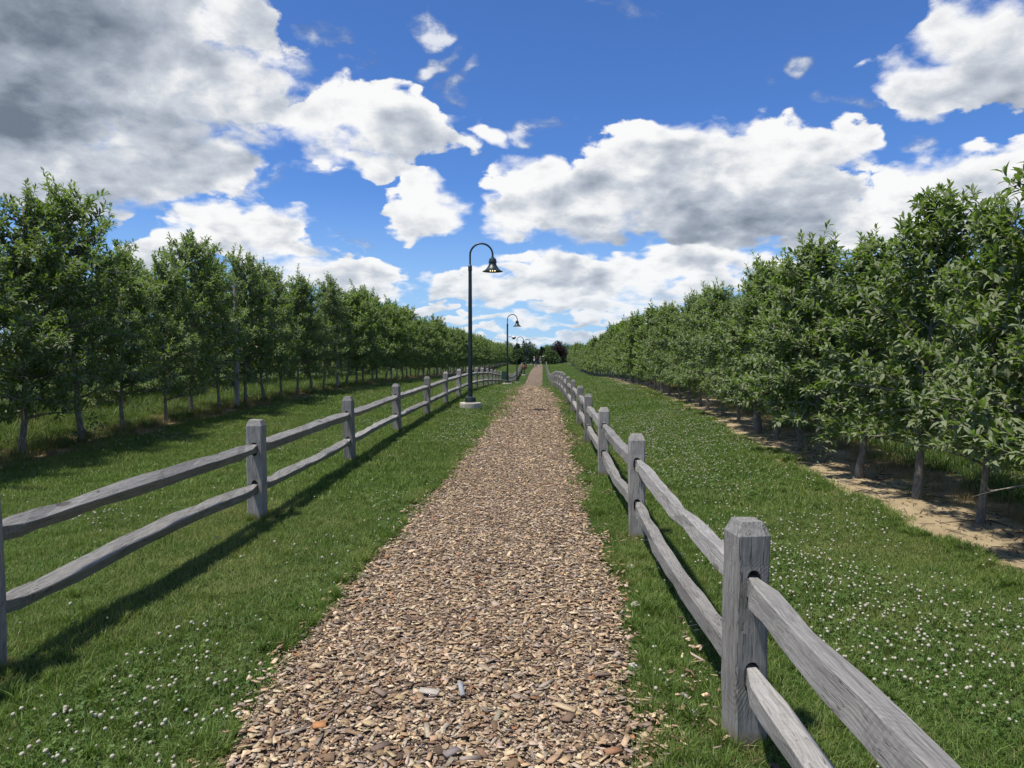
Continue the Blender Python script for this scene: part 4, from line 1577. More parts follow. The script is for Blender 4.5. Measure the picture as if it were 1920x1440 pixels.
def scatter_object(name, patches, mat, pts, rots, scls, idx):
    """one object whose own patches are set out on its own loose points"""
    V, T, C, pid = [], [], [], []
    o = 0
    for k, (v, t, c) in enumerate(patches):
        V.append(v)
        T.append(t + o)
        C.append(c)
        pid.append(np.full(len(v), k))
        o += len(v)
    nP = o
    V.append(pts)
    C.append(np.zeros((len(pts), 3)))
    pid.append(np.full(len(pts), -1))
    V, C, pid = np.concatenate(V), np.concatenate(C), np.concatenate(pid).astype(np.int32)
    me = mesh_np(name, V, tris=np.concatenate(T), colors=C)
    a = me.attributes.new('pid', 'INT', 'POINT')
    a.data.foreach_set('value', pid)
    R = np.zeros((len(V), 3), dtype=np.float32)
    R[nP:] = rots
    a = me.attributes.new('rot', 'FLOAT_VECTOR', 'POINT')
    a.data.foreach_set('vector', R.ravel())
    S = np.ones((len(V), 3), dtype=np.float32)
    S[nP:] = scls
    a = me.attributes.new('scl', 'FLOAT_VECTOR', 'POINT')
    a.data.foreach_set('vector', S.ravel())
    I = np.zeros(len(V), dtype=np.int32)
    I[nP:] = idx
    a = me.attributes.new('idx', 'INT', 'POINT')
    a.data.foreach_set('value', I)
    ob = obj(name, me, mat)
    ng = bpy.data.node_groups.new(name, 'GeometryNodeTree')
    ng.interface.new_socket('Geometry', in_out='INPUT', socket_type='NodeSocketGeometry')
    ng.interface.new_socket('Geometry', in_out='OUTPUT', socket_type='NodeSocketGeometry')
    N, Lk = ng.nodes, ng.links
    gi, go = N.new('NodeGroupInput'), N.new('NodeGroupOutput')

    def attr(nm, ty):
        n = N.new('GeometryNodeInputNamedAttribute')
        n.data_type = ty
        n.inputs['Name'].default_value = nm
        return n.outputs['Attribute']

    pidf = attr('pid', 'INT')

    def pick(k):
        c = N.new('FunctionNodeCompare')
        c.data_type = 'INT'
        c.operation = 'EQUAL'
        ins = [s for s in c.inputs if s.type == 'INT']
        Lk.new(pidf, ins[0])
        ins[1].default_value = k
        s = N.new('GeometryNodeSeparateGeometry')
        s.domain = 'POINT'
        Lk.new(gi.outputs[0], s.inputs['Geometry'])
        Lk.new(c.outputs[0], s.inputs['Selection'])
        return s.outputs['Selection']

    jn = N.new('GeometryNodeJoinGeometry')
    for k in reversed(range(len(patches))):
        g = N.new('GeometryNodeGeometryToInstance')
        Lk.new(pick(k), g.inputs[0])
        Lk.new(g.outputs[0], jn.inputs[0])
    ip = N.new('GeometryNodeInstanceOnPoints')
    Lk.new(pick(-1), ip.inputs['Points'])
    Lk.new(jn.outputs[0], ip.inputs['Instance'])
    ip.inputs['Pick Instance'].default_value = True
    Lk.new(attr('idx', 'INT'), ip.inputs['Instance Index'])
    e2r = N.new('FunctionNodeEulerToRotation')
    Lk.new(attr('rot', 'FLOAT_VECTOR'), e2r.inputs[0])
    Lk.new(e2r.outputs[0], ip.inputs['Rotation'])
    Lk.new(attr('scl', 'FLOAT_VECTOR'), ip.inputs['Scale'])
    Lk.new(ip.outputs[0], go.inputs[0])
    md = ob.modifiers.new('scatter', 'NODES')
    md.node_group = ng
    return ob


def in_view(x, y, margin=0.6):
    az = np.arctan2(x, np.maximum(y, 0.01)) + RAD(2.4)
    return (np.abs(az) < RAD(38.5)) | (np.hypot(x, y) < 1.2) if margin is None else (np.abs(x + 0.042 * y) < 0.80 * np.maximum(y, 0) + margin)


def lawn_mask(x, y, rng):
    """chance that lawn grass grows at x, y"""
    l, r = path_edges(y)
    jit = rng.normal(0, 0.035, len(x))
    ok = (x + jit < l - 0.02) | (x + jit > r + 0.05)
    se = soil_edge(y) + (fbm(x, y, 1.7, 3) - 0.5) * 0.55
    ok &= x < se + rng.normal(0, 0.05, len(x))
    le = -7.05 + (fbm(x, y, 1.2, 3) - 0.5) * 0.6
    ok &= x > le + rng.normal(0, 0.06, len(x))
    return ok


def jitter_grid(rng, x0, x1, y0, y1, step):
    xs, ys = np.arange(x0, x1, step), np.arange(y0, y1, step)
    X, Y = np.meshgrid(xs, ys)
    X = X.ravel() + rng.uniform(-step / 2, step / 2, X.size)
    Y = Y.ravel() + rng.uniform(-step / 2, step / 2, Y.size)
    return X, Y


def lay(rng, x, y, kinds, smin, smax, hfun=None, tilt=0.05):
    z = zg(x, y)
    n = len(x)
    rot = np.stack([rng.normal(0, tilt, n), rng.normal(0, tilt, n), rng.uniform(0, 6.28, n)], -1)
    s = rng.uniform(smin, smax, n)
    h = s * (hfun(x, y) if hfun is not None else 1.0)
    return np.stack([x, y, z - 0.004], -1), rot, np.stack([s, s, h], -1), rng.choice(kinds, n)


def gather(parts):
    return [np.concatenate([p[k] for p in parts]) for k in range(4)]


def build_grass():
    rng = np.random.RandomState(77)
    mat = blade_material('lawn_blade', (0.066, 0.117, 0.020), (0.180, 0.262, 0.056), (0.255, 0.245, 0.088), 0.58)
    P = [blades(rng, 230, 0.24, 0.022, 0.052, 0.0032, 2, 0.11, 0.85) for _ in range(5)]           # 0-4 close lawn
    P += [blades(rng, 240, 0.42, 0.028, 0.065, 0.0052, 2, 0.06, 0.7) for _ in range(4)]              # 5-8 middle
    P += [blades(rng, 260, 0.9, 0.035, 0.075, 0.013, 1, 0.05, 0.6) for _ in range(3)]              # 9-11 far
    P += [blades(rng, 300, 2.4, 0.04, 0.09, 0.034, 1, 0.04, 0.6) for _ in range(2)]                # 12-13 farther
    P += [blades(rng, 46, 0.10, 0.06, 0.13, 0.0042, 3, 0.08, 0.55, True) for _ in range(4)]        # 14-17 rank tufts
    hf = lambda x, y: 0.75 + 0.7 * fbm(x + 40, y, 0.8, 3)
    parts = []
    x, y = jitter_grid(rng, -7.2, 4.6, 1.2, 7.0, 0.125)
    k = in_view(x, y) & lawn_mask(x, y, rng)
    parts.append(lay(rng, x[k], y[k], [0, 1, 2, 3, 4], 0.85, 1.15, hf))
    x, y = jitter_grid(rng, -11, 5.5, 7.0, 17.0, 0.21)
    k = in_view(x, y) & lawn_mask(x, y, rng)
    parts.append(lay(rng, x[k], y[k], [5, 6, 7, 8], 0.85, 1.2, hf))
    x, y = jitter_grid(rng, -8, 6, 17.0, 45.0, 0.50)
    k = in_view(x, y) & lawn_mask(x, y, rng)
    parts.append(lay(rng, x[k], y[k], [9, 10, 11], 0.85, 1.2, hf))
    x, y = jitter_grid(rng, -8, 6, 45.0, 135.0, 1.25)
    l, r = path_edges(y)
    k = ((x < l - 1.1) | (x > r + 1.1)) & (x > -6.2) & (x < 4.0)
    parts.append(lay(rng, x[k], y[k], [12, 13], 0.8, 1.1, None))
    # rank tufts along the path edges and round the posts
    y = 1.6 + 14 * rng.rand(2600) ** 1.5
    l, r = path_edges(y)
    left = rng.rand(len(y)) < 0.55
    x = np.where(left, l + 0.0 - np.abs(rng.normal(0.02, 0.09, len(y))), r + 0.05 + np.abs(rng.normal(0, 0.11, len(y))))
    k = fbm(x, y, 1.5, 2) > 0.42
    parts.append(lay(rng, x[k], y[k], [14, 15, 16, 17], 0.55, 0.95, None, 0.15))
    y = 1.6 + 20 * rng.rand(2400) ** 1.4
    x = rng.uniform(-7, 3.6, len(y))
    k = lawn_mask(x, y, rng) & (fbm(x, y, 0.9, 3) > 0.5)
    parts.append(lay(rng, x[k], y[k], [14, 15, 16, 17], 0.55, 0.9, None, 0.15))
    # the lawn's rim against the bare strip
    y = 3.5 + 26 * rng.rand(1500) ** 1.3
    x = soil_edge(y) + (fbm(soil_edge(y), y, 1.7, 3) - 0.5) * 0.55 - np.abs(rng.normal(0, 0.12, len(y)))
    parts.append(lay(rng, x, y, [14, 15, 16, 17], 0.5, 0.9, None, 0.15))
    for sp in left_spots[1:9] + right_spots[1:9]:
        n = 16
        a = rng.uniform(0, 6.28, n)
        parts.append(lay(rng, sp[0] + 0.10 * np.cos(a), sp[1] + 0.10 * np.sin(a), [14, 15, 16, 17], 0.5, 0.9, None, 0.15))
    g = scatter_object('grass', P, mat, *gather(parts))
    tag(g, 'short green mown grass on both sides of the path', 'grass', None, 'stuff')

    # tall grass behind the left row and under the right row
    mat2 = blade_material('tall_blade', (0.052, 0.095, 0.020), (0.140, 0.205, 0.050), (0.19, 0.185, 0.075), 0.4)
    P = [blades(rng, 90, 0.5, 0.16, 0.42, 0.010, 3, 0.10, 0.7) for _ in range(4)]
    P += [blades(rng, 120, 1.0, 0.14, 0.38, 0.018, 2, 0.08, 0.6) for _ in range(2)]
    parts = []
    x, y = jitter_grid(rng, -12.5, -8.2, 5.0, 26.0, 0.30)
    k = fbm(x, y, 1.3, 2) > 0.22
    parts.append(lay(rng, x[k], y[k], [0, 1, 2, 3], 0.75, 1.15, lambda x, y: np.interp(x, [-9.6, -8.3], [1.15, 0.55])))
    x, y = jitter_grid(rng, -12.5, -8.1, 26.0, 70.0, 0.7)
    parts.append(lay(rng, x, y, [4, 5], 0.8, 1.15, lambda x, y: np.interp(x, [-9.6, -8.3], [1.0, 0.6])))
    x, y = jitter_grid(rng, 5.0, 9.5, 3.0, 24.0, 0.32)
    k = x > 4.9 + 0.016 * (y - 7) + (fbm(x, y, 1.5, 2) - 0.5) * 0.7
    parts.append(lay(rng, x[k], y[k], [0, 1, 2, 3], 0.55, 0.85))
    x, y = jitter_grid(rng, 5.4, 9.0, 24.0, 60.0, 0.75)
    parts.append(lay(rng, x, y, [4, 5], 0.5, 0.8))
    # stray weeds in the left strip
    y = rng.uniform(7, 34, 620)
    x = rng.normal(-8.0, 0.42, 620)
    parts.append(lay(rng, x, y, [0, 1, 2, 3], 0.35, 0.65))
    g = scatter_object('tall_grass', P, mat2, *gather(parts))
    tag(g, 'tall pale green grass growing behind the tree trunks', 'grass', None, 'stuff')

    # dry stalks in the strips under the trees
    mat3 = blade_material('dry_blade', (0.20, 0.15, 0.08), (0.38, 0.30, 0.165), (0.30, 0.235, 0.125), 0.4, 0.8)
    P = [blades(rng, 46, 0.30, 0.05, 0.20, 0.0045, 3, 0.0, 1.0) for _ in range(4)]
    parts = []
    y = 5 + 45 * rng.rand(1500) ** 1.5
    x = rng.normal(-7.75, 0.36, len(y))
    k = fbm(x, y, 0.9, 3) > 0.46
    parts.append(lay(rng, x[k], y[k], [0, 1, 2, 3], 0.5, 1.0))
    y = 4 + 30 * rng.rand(900) ** 1.5
    x = rng.normal(4.75, 0.22, len(y)) + 0.016 * (y - 7)
    k = fbm(x, y, 1.1, 3) > 0.46
    parts.append(lay(rng, x[k], y[k], [0, 1, 2, 3], 0.5, 1.0))
    for sp in left_spots[1:6] + right_spots[1:5]:
        n = 14
        a = rng.uniform(0, 6.28, n)
        parts.append(lay(rng, sp[0] + rng.uniform(0.07, 0.17, n) * np.cos(a), sp[1] + rng.uniform(0.07, 0.15, n) * np.sin(a), [0, 1, 2, 3], 0.22, 0.42))
    g = scatter_object('dry_grass', P, mat3, *gather(parts))
    tag(g, 'dry brown grass stalks in the strips under the trees', 'grass', None, 'stuff')

    # clover leaves
    mat4 = blade_material('clover_leaf', (0.050, 0.095, 0.018), (0.115, 0.185, 0.042), (0.14, 0.17, 0.045), 0.35, 0.6)
    P = [clover_patch(rng, 30, 0.28, 0.022, 0.055, 0.0115) for _ in range(4)]
    P += [clover_patch(rng, 40, 0.55, 0.03, 0.06, 0.020) for _ in range(2)]
    parts = []
    x, y = jitter_grid(rng, -6, 4, 1.5, 7.5, 0.16)
    k = in_view(x, y) & lawn_mask(x, y, rng) & (clover_density(x, y) > 0.30 + 0.3 * rng.rand(len(x)))
    parts.append(lay(rng, x[k], y[k], [0, 1, 2, 3], 0.8, 1.2))
    x, y = jitter_grid(rng, -8, 4, 7.5, 22.0, 0.36)
    k = in_view(x, y) & lawn_mask(x, y, rng) & (clover_density(x, y) > 0.30 + 0.3 * rng.rand(len(x)))
    parts.append(lay(rng, x[k], y[k], [4, 5], 0.8, 1.2))
    g = scatter_object('clover_leaves', P, mat4, *gather(parts))
    tag(g, 'three-lobed green clover leaves among the lawn grass', 'clover', None, 'stuff')


def clover_density(x, y):
    """where white clover grows in the lawn (0..1)"""
    d = fbm(x + 3.0, y + 8.0, 0.75, 3) * 1.15 - 0.22
    # thick patches: lower left of the path, and across the right-hand lawn
    d = d + 0.50 * np.exp(-((x + 1.75) / 0.62) ** 2 - ((y - 3.2) / 1.15) ** 2)
    d = d + 0.30 * np.exp(-((x - 2.35) / 0.75) ** 2 - ((y - 4.6) / 2.0) ** 2)
    d = d + 0.22 * np.exp(-((x - 2.3) / 1.0) ** 2 - ((y - 9.5) / 5.0) ** 2)
    d = d + 0.16 * np.exp(-((x + 1.7) / 0.5) ** 2 - ((y - 15.0) / 8.0) ** 2)
    d = d - 0.45 * np.exp(-((x + 2.6) / 0.55) ** 2) - 0.4 * np.exp(-((x - 0.95) / 0.4) ** 2)
    d = d - 0.30 * np.exp(-((x + 5.0) / 1.6) ** 2)
    return np.clip(d, 0, 1)


build_grass()


# ------------------------------------------------------------------ clover flowers
def flower_mesh(seed, coarse=False):
    rng = np.random.RandomState(seed)
    V, T, C = [], [], []
    h = rng.uniform(0.052, 0.082)
    R = rng.uniform(0.0068, 0.0105)
    lx, ly = rng.normal(0, 0.012, 2)
    # stem
    s = 3
    for (z, r) in ((0.0, 0.0011), (h, 0.0009)):
        for k in range(s):
            a = 2.094 * k
            V.append((lx * z / h + r * math.cos(a), ly * z / h + r * math.sin(a), z))
            C.append((0.10, 0.16, 0.05))
    for k in range(s):
        T += [(k, (k + 1) % s, s + (k + 1) % s), (k, s + (k + 1) % s, s + k)]
    # florets: short petals all round a small globe
    n = 16 if coarse else 44
    for i in range(n):
        ph = math.acos(1 - 1.55 * (i + 0.5) / n)
        th = i * 2.39996
        d = np.array([math.sin(ph) * math.cos(th), math.sin(ph) * math.sin(th), math.cos(ph)])
        e = np.cross(d, [0.3, 0.5, 0.8])
        e /= np.linalg.norm(e)
        f = np.cross(d, e)
        o = len(V)
        c0 = np.array([lx, ly, h])
        w = R * (0.55 if coarse else 0.36)
        tip = R * rng.uniform(0.92, 1.12)
        low = ph > 1.75
        col = (0.50, 0.38, 0.26) if (low and rng.rand() < 0.6) else tuple(np.array((0.46, 0.44, 0.33)) * rng.uniform(0.6, 1.15))
        for q in (e * w + d * R * 0.45, f * w + d * R * 0.45, -e * w + d * R * 0.45, -f * w + d * R * 0.45, d * tip):
            V.append(tuple(c0 + q))
            C.append(col)
        T += [(o, o + 1, o + 4), (o + 1, o + 2, o + 4), (o + 2, o + 3, o + 4), (o + 3, o, o + 4)]
    return np.array(V), np.array(T), np.array(C)


def build_flowers():
    m, t, out = new_mat('clover_flower')
    a = t.node('ShaderNodeVertexColor', layer_name='col').outputs[0]
    principled(t, out, a, 0.8, 0.2)
    rng = np.random.RandomState(9)
    near = [flower_mesh(500 + k) for k in range(6)]
    nm = []
    for k, (v, tr, c) in enumerate(near):
        me = mesh_np('clover_flower', v, tris=tr, colors=c)
        me.materials.append(m)
        nm.append(me)
    # candidates
    n = 110000
    x = rng.uniform(-7, 3.7, n)
    y = 1.9 + 44 * rng.rand(n) ** 1.25
    d = clover_density(x, y)
    k = in_view(x, y, 0.0) & lawn_mask(x, y, rng) & (rng.rand(n) < np.clip((d - 0.30) * 1.5, 0, 1) * np.where(y < 7, 0.85, 0.62)) & (y > 2.0)
    k |= in_view(x, y, 0.0) & lawn_mask(x, y, rng) & (rng.rand(n) < 0.012)
    x, y = x[k], y[k]
    order = np.argsort(np.hypot(x, y))
    x, y = x[order], y[order]
    z = zg(x, y)
    nn = 290
    for i in range(min(nn, len(x))):
        o = obj('clover_flower', nm[i % len(nm)], None, None, (x[i], y[i], z[i]), (rng.normal(0, 0.16), rng.normal(0, 0.16), rng.uniform(0, 6.28)))
        s = rng.uniform(0.6, 1.25)
        o.scale = (s, s, s)
        if x[i] < 0:
            tag(o, 'single white clover flower head in the lawn left of the path, close to the camera', 'flower', 'clover flowers in the lawn left of the path')
        else:
            tag(o, 'single white clover flower head in the lawn right of the path, close to the camera', 'flower', 'clover flowers in the lawn right of the path')
    coarse = [flower_mesh(600 + k, True) for k in range(4)]
    V, T, C = [], [], []
    off = 0
    for i in range(nn, len(x)):
        v, tr, c = coarse[i % 4]
        far = np.interp(y[i], [6, 30], [0.9, 1.35])
        a = rng.uniform(0, 6.28)
        s = rng.uniform(0.85, 1.25)
        w = v * s
        w = np.stack([(w[:, 0] * math.cos(a) - w[:, 1] * math.sin(a)) * far, (w[:, 0] * math.sin(a) + w[:, 1] * math.cos(a)) * far, w[:, 2]], -1)
        V.append(w + np.array([x[i], y[i], z[i]]))
        T.append(tr + off)
        C.append(c)
        off += len(v)
    o = obj('clover_flowers', mesh_np('clover_flowers', np.concatenate(V), tris=np.concatenate(T), colors=np.concatenate(C)), m)
    tag(o, 'countless small white clover flowers scattered through the lawns', 'flowers', None, 'stuff')


build_flowers()

# ------------------------------------------------------------------ litter on the bare strips: clods, twigs and dead leaves
def build_debris():
    rng = np.random.RandomState(31)
    m, t, out = new_mat('soil_litter')
    a = t.node('ShaderNodeVertexColor', layer_name='col').outputs[0]
    principled(t, out, a, 0.95, 0.1)
    V, C = [], []
    for (n, xs, y0, y1, a_, b_, cols) in ((2600, (4.05, 0.34), 3.5, 26, 0.008, 0.035, ((0.14, 0.10, 0.065), (0.24, 0.175, 0.11), (0.36, 0.27, 0.17), (0.08, 0.06, 0.04))),
                                          (1500, (-7.6, 0.35), 6, 30, 0.012, 0.04, ((0.15, 0.10, 0.06), (0.28, 0.20, 0.11), (0.09, 0.06, 0.04), (0.22, 0.12, 0.06)))):
        y = y0 + (y1 - y0) * rng.rand(n) ** 1.5
        x = rng.normal(xs[0], xs[1], n) + (0.014 * (y - 7) if xs[0] > 0 else 0)
        v = rotate_chips(rng, chip_verts(rng, n, a_, b_, 1.6), 0.35)
        v += np.stack([x, y, zg(x, y) + 0.006], -1)[:, None, :]
        V.append(v)
        C.append(np.array(cols)[rng.randint(0, len(cols), n)] * rng.uniform(0.8, 1.2, (n, 1)))
    # twigs
    n = 420
    y = 3.6 + 22 * rng.rand(n) ** 1.5
    x = rng.normal(4.1, 0.3, n) + 0.014 * (y - 7)
    v = chip_verts(rng, n, 0.06, 0.22)
    v[..., 1] = np.sign(v[..., 1]) * rng.uniform(0.002, 0.0045, (n, 1))
    v[..., 2] = np.sign(v[..., 2]) * rng.uniform(0.002, 0.004, (n, 1))
    v = rotate_chips(rng, v, 0.10)
    v += np.stack([x, y, zg(x, y) + 0.008], -1)[:, None, :]
    V.append(v)
    C.append(np.array((0.10, 0.078, 0.058)) * rng.uniform(0.6, 1.9, (n, 1)))
    V, C = np.concatenate(V), np.concatenate(C)
    q = (CHIP_Q[None] + 8 * np.arange(len(V))[:, None, None]).reshape(-1, 4)
    o = obj('soil_litter', mesh_np('soil_litter', V.reshape(-1, 3), quads=q, colors=np.repeat(C, 8, 0)), m)
    tag(o, 'brown clods, twigs and dead leaves on the bare soil under the trees', 'litter', None, 'stuff')


build_debris()


# ------------------------------------------------------------------ suckers at a few trunks
def sucker_mesh(seed, h, r, n):
    rng = np.random.RandomState(seed)
    B, A, N, S, C = [], [], [], [], []
    for i in range(n):
        az, rr, z = rng.uniform(0, 6.28), r * rng.rand() ** 0.6, h * rng.rand() ** 0.8
        rr *= 1 - 0.4 * z / h
        B.append((rr * math.cos(az), rr * math.sin(az), z + 0.02))
        A.append((math.cos(az) + rng.normal(0, 0.5), math.sin(az) + rng.normal(0, 0.5), rng.normal(0.25, 0.4)))
        N.append((rng.normal(0, 0.35), rng.normal(0, 0.35), 1))
        S.append(rng.uniform(0.05, 0.09))
        C.append((rng.uniform(0.0, 0.6), rng.uniform(0, 0.2), 0))
    me = leaf_mesh('suckers', np.array(B), np.array(A), np.array(N), np.array(S), np.array(C), True)
    me.materials.append(M_LEAF)
    return me


SUCKERS = [sucker_mesh(900 + k, 0.34, 0.24, 110) for k in range(3)]
_tr = [o for o in COL.objects if o.name.startswith('apple_tree')]
for (x, y, k, s) in ((4.05, 9.85, 0, 1.0), (4.02, 7.6, 1, 0.6), (4.08, 11.9, 2, 0.9), (4.2, 16.0, 1, 1.0), (4.2, 20.0, 0, 1.1), (-7.6, 10.98, 2, 1.1), (-7.6, 8.4, 0, 1.0), (-7.6, 17.45, 1, 0.9)):
    best = min(_tr, key=lambda o: (o.location.x - x) ** 2 + (o.location.y - y) ** 2)
    o = tag(obj('suckers', SUCKERS[k], None, best, (0.05, -0.1, 0.0)), kind='stuff')
    o.scale = (s, s, s)

# ------------------------------------------------------------------ stones beside the path
M_STONE = plain_mat('pale_stone', (0.50, 0.46, 0.40), 0.85, 0.25, 0.25, 18.0)


def stone(label, x, y, sx, sy, sz, seed, dz=0.0):
    rng = random.Random(seed)
    bm = bmesh.new()
    bmesh.ops.create_icosphere(bm, subdivisions=2, radius=1.0)
    for v in bm.verts:
        k = 1 + rng.uniform(-0.16, 0.16)
        v.co = Vector((v.co.x * sx * k, v.co.y * sy * k, max(v.co.z, -0.5) * sz * k))
    me = bpy.data.meshes.new('stone')
    bm.to_mesh(me)
    bm.free()
    o = obj('stone', me, M_STONE, None, (x, y, zg1(x, y) + sz * 0.35 + dz), (rng.uniform(-0.2, 0.2), rng.uniform(-0.2, 0.2), rng.uniform(0, 6)))
    return tag(o, label, 'stone', 'pale stones in the grass right of the path')


stone('pale flat stone in the grass left of the nearest fence post', 0.675, 2.96, 0.036, 0.028, 0.020, 1, 0.012)
stone('smaller pale pebble just behind the flat stone by the nearest fence post', 0.665, 3.14, 0.020, 0.015, 0.012, 2, 0.010)
stone('pale stone half sunk in grass at the path edge', 0.475, 3.42, 0.034, 0.020, 0.016, 3, 0.012)
stone('broad pale stone where chips spill into the grass', 0.60, 4.28, 0.055, 0.035, 0.018, 4, 0.014)
stone('pale stone in the grass before the second fence post on the right', 0.655, 5.05, 0.045, 0.03, 0.022, 5, 0.012)

# ------------------------------------------------------------------ planter far down the path
M_TERRA = plain_mat('orange_planter', (0.46, 0.19, 0.065), 0.75, 0.25, 0.12)
M_SHRUB = leaf_material('planter_leaf', (0.035, 0.065, 0.03), (0.08, 0.13, 0.06), (0.12, 0.16, 0.09))
pz = zg1(-2.45, 101.0)
pl = thing('planter', 'orange-brown barrel planter beside the path near the walkers', 'planter', (-2.38, 101.0, pz))
obj('barrel', mesh_from('barrel', *lathe([(0.30, 0.0), (0.345, 0.20), (0.36, 0.45), (0.345, 0.66), (0.31, 0.66), (0.30, 0.60), (0.0, 0.60)], 20)), M_TERRA, pl)
obj('hoop', mesh_from('hoop', *lathe([(0.352, 0.20), (0.362, 0.20), (0.366, 0.25), (0.356, 0.25)], 20, cap=False)), M_LAMP, pl)
rg = np.random.RandomState(3)
n = 160
az, rr, hz = rg.uniform(0, 6.28, n), 0.24 * rg.rand(n) ** 0.5, 0.60 + 0.42 * rg.rand(n)
me = leaf_mesh('plant', np.stack([rr * np.cos(az), rr * np.sin(az), hz], -1), np.stack([np.cos(az), np.sin(az), rg.uniform(0.2, 1.2, n)], -1), np.stack([rg.normal(0, .3, n), rg.normal(0, .3, n), np.ones(n)], -1), rg.uniform(0.10, 0.18, n), np.stack([rg.rand(n), 0 * az, 0 * az], -1), False)
obj('plant', me, M_SHRUB, pl)

# ------------------------------------------------------------------ three people walking away
def person_material(name, bands):
    m, t, out = new_mat(name)
    o = t.node('ShaderNodeTexCoord').outputs['Object']
    x, y, z = t.sep(o)
    c = bands[0][1]
    for (z0, col) in bands[1:]:
        c = t.mix(t.m('GREATER_THAN', z, z0), c, col)
    principled(t, out, c, 0.8, 0.25)
    return m


def person(label, x, y, h, rot, bands, hair, stride, extras=()):
    p = thing('person', label, 'person', (x, y, zg1(x, y) + 0.02), rot, 'walkers on the path')
    s = h / 1.75
    J = {'pelvis': (0, 0, .95, .125), 'waist': (0, 0, 1.10, .115), 'chest': (0, 0, 1.30, .140), 'neck': (0, 0.01, 1.46, .060), 'neck2': (0, 0.02, 1.54, .055), 'head': (0, 0.03, 1.63, .085), 'crown': (0, 0.02, 1.71, .075),
         'shl': (-.17, 0, 1.40, .062), 'ell': (-.22, -.05 * stride, 1.14, .045), 'wrl': (-.22, .08 - .10 * stride, .92, .034), 'hdl': (-.215, .10 - .10 * stride, .84, .036),
         'shr': (.17, 0, 1.40, .062), 'elr': (.22, .03 * stride, 1.14, .045), 'wrr': (.22, .08 + .10 * stride, .92, .034), 'hdr': (.215, .10 + .10 * stride, .84, .036),
         'hil': (-.09, 0, .88, .098), 'knl': (-.095, .10 * stride, .50, .062), 'anl': (-.095, .16 * stride - 0.05, .09, .042), 'tol': (-.10, .16 * stride + .12, .04, .036),
         'hir': (.09, 0, .88, .098), 'knr': (.095, -.04 * stride, .50, .062), 'anr': (.095, -.20 * stride, .10, .042), 'tor': (.10, -.20 * stride + .15, .045, .036)}
    E = [('pelvis', 'waist'), ('waist', 'chest'), ('chest', 'neck'), ('neck', 'neck2'), ('neck2', 'head'), ('head', 'crown'), ('chest', 'shl'), ('shl', 'ell'), ('ell', 'wrl'), ('wrl', 'hdl'), ('chest', 'shr'), ('shr', 'elr'), ('elr', 'wrr'), ('wrr', 'hdr'),
         ('pelvis', 'hil'), ('hil', 'knl'), ('knl', 'anl'), ('anl', 'tol'), ('pelvis', 'hir'), ('hir', 'knr'), ('knr', 'anr'), ('anr', 'tor')]
    keys = list(J)
    me = bpy.data.meshes.new('body')
    me.from_pydata([tuple(c * s for c in J[k][:3]) for k in keys], [(keys.index(a), keys.index(b)) for a, b in E], [])
    body = obj('body', me, person_material('clothing', bands), p)
    body.modifiers.new('skin', 'SKIN')
    for i, k in enumerate(keys):
        sv = me.skin_vertices[0].data[i]
        sv.radius = (J[k][3] * s, J[k][3] * s * (0.8 if k in ('chest', 'waist', 'pelvis') else 1.0))
        sv.use_root = (k == 'pelvis')
    sb = body.modifiers.new('smooth', 'SUBSURF')
    sb.levels = sb.render_levels = 1
    hm = plain_mat('hair', hair, 0.7, 0.3, 0.1)
    hv, hf = lathe([(0.0, 0.115), (0.06, 0.10), (0.098, 0.05), (0.105, 0.0), (0.095, -0.07), (0.06, -0.10), (0.0, -0.10)], 12, cap=False)
    obj('hair', mesh_from('hair', [(a * s, b * s, c * s) for a, b, c in hv], hf, smooth=True), hm, p, (0, 0.005 * s, 1.68 * s))
    for (nm, vf, mat, loc) in extras:
        obj(nm, mesh_from(nm, [(a * s, b * s, c * s) for a, b, c in vf[0]], vf[1], smooth=False), mat, p, tuple(c * s for c in loc))
    return p


M_PACK = plain_mat('pale_cloth', (0.62, 0.55, 0.60), 0.9, 0.1, 0.08)
M_BAG = plain_mat('black_bag', (0.012, 0.012, 0.016), 0.6, 0.3, 0.1)
pack = tube([(0, 0, -0.20), (0, 0, -0.16), (0, 0, 0.10), (0, 0, 0.17), (0, 0, 0.19)], [0.06, 0.125, 0.135, 0.11, 0.05], 10)
bag = tube([(0, 0, -0.16), (0, 0, -0.13), (0, 0, 0.08), (0, 0, 0.12)], [0.05, 0.10, 0.095, 0.03], 8)
person('leftmost walker on the path with a pale backpack, dark top and bare legs', -1.06, 110.0, 1.66, 0.03, [(0, (0.10, 0.08, 0.08)), (0.10, (0.52, 0.34, 0.27)), (0.52, (0.018, 0.018, 0.022)), (1.40, (0.50, 0.33, 0.26))], (0.55, 0.44, 0.26), 1.0, [('backpack', pack, M_PACK, (0.02, -0.17, 1.22)), ('handbag', bag, M_BAG, (-0.27, 0.0, 0.80))])
person('middle walker on the path in a black top and blue jeans', -0.70, 110.4, 1.68, -0.02, [(0, (0.05, 0.05, 0.06)), (0.09, (0.055, 0.075, 0.16)), (0.92, (0.012, 0.012, 0.014)), (1.42, (0.45, 0.29, 0.22))], (0.02, 0.015, 0.012), -1.0)
person('rightmost walker on the path in a grey shirt and pale trousers', -0.05, 111.0, 1.74, 0.02, [(0, (0.12, 0.10, 0.10)), (0.10, (0.33, 0.31, 0.33)), (0.95, (0.17, 0.165, 0.19)), (1.46, (0.42, 0.29, 0.23))], (0.20, 0.17, 0.15), 1.0)

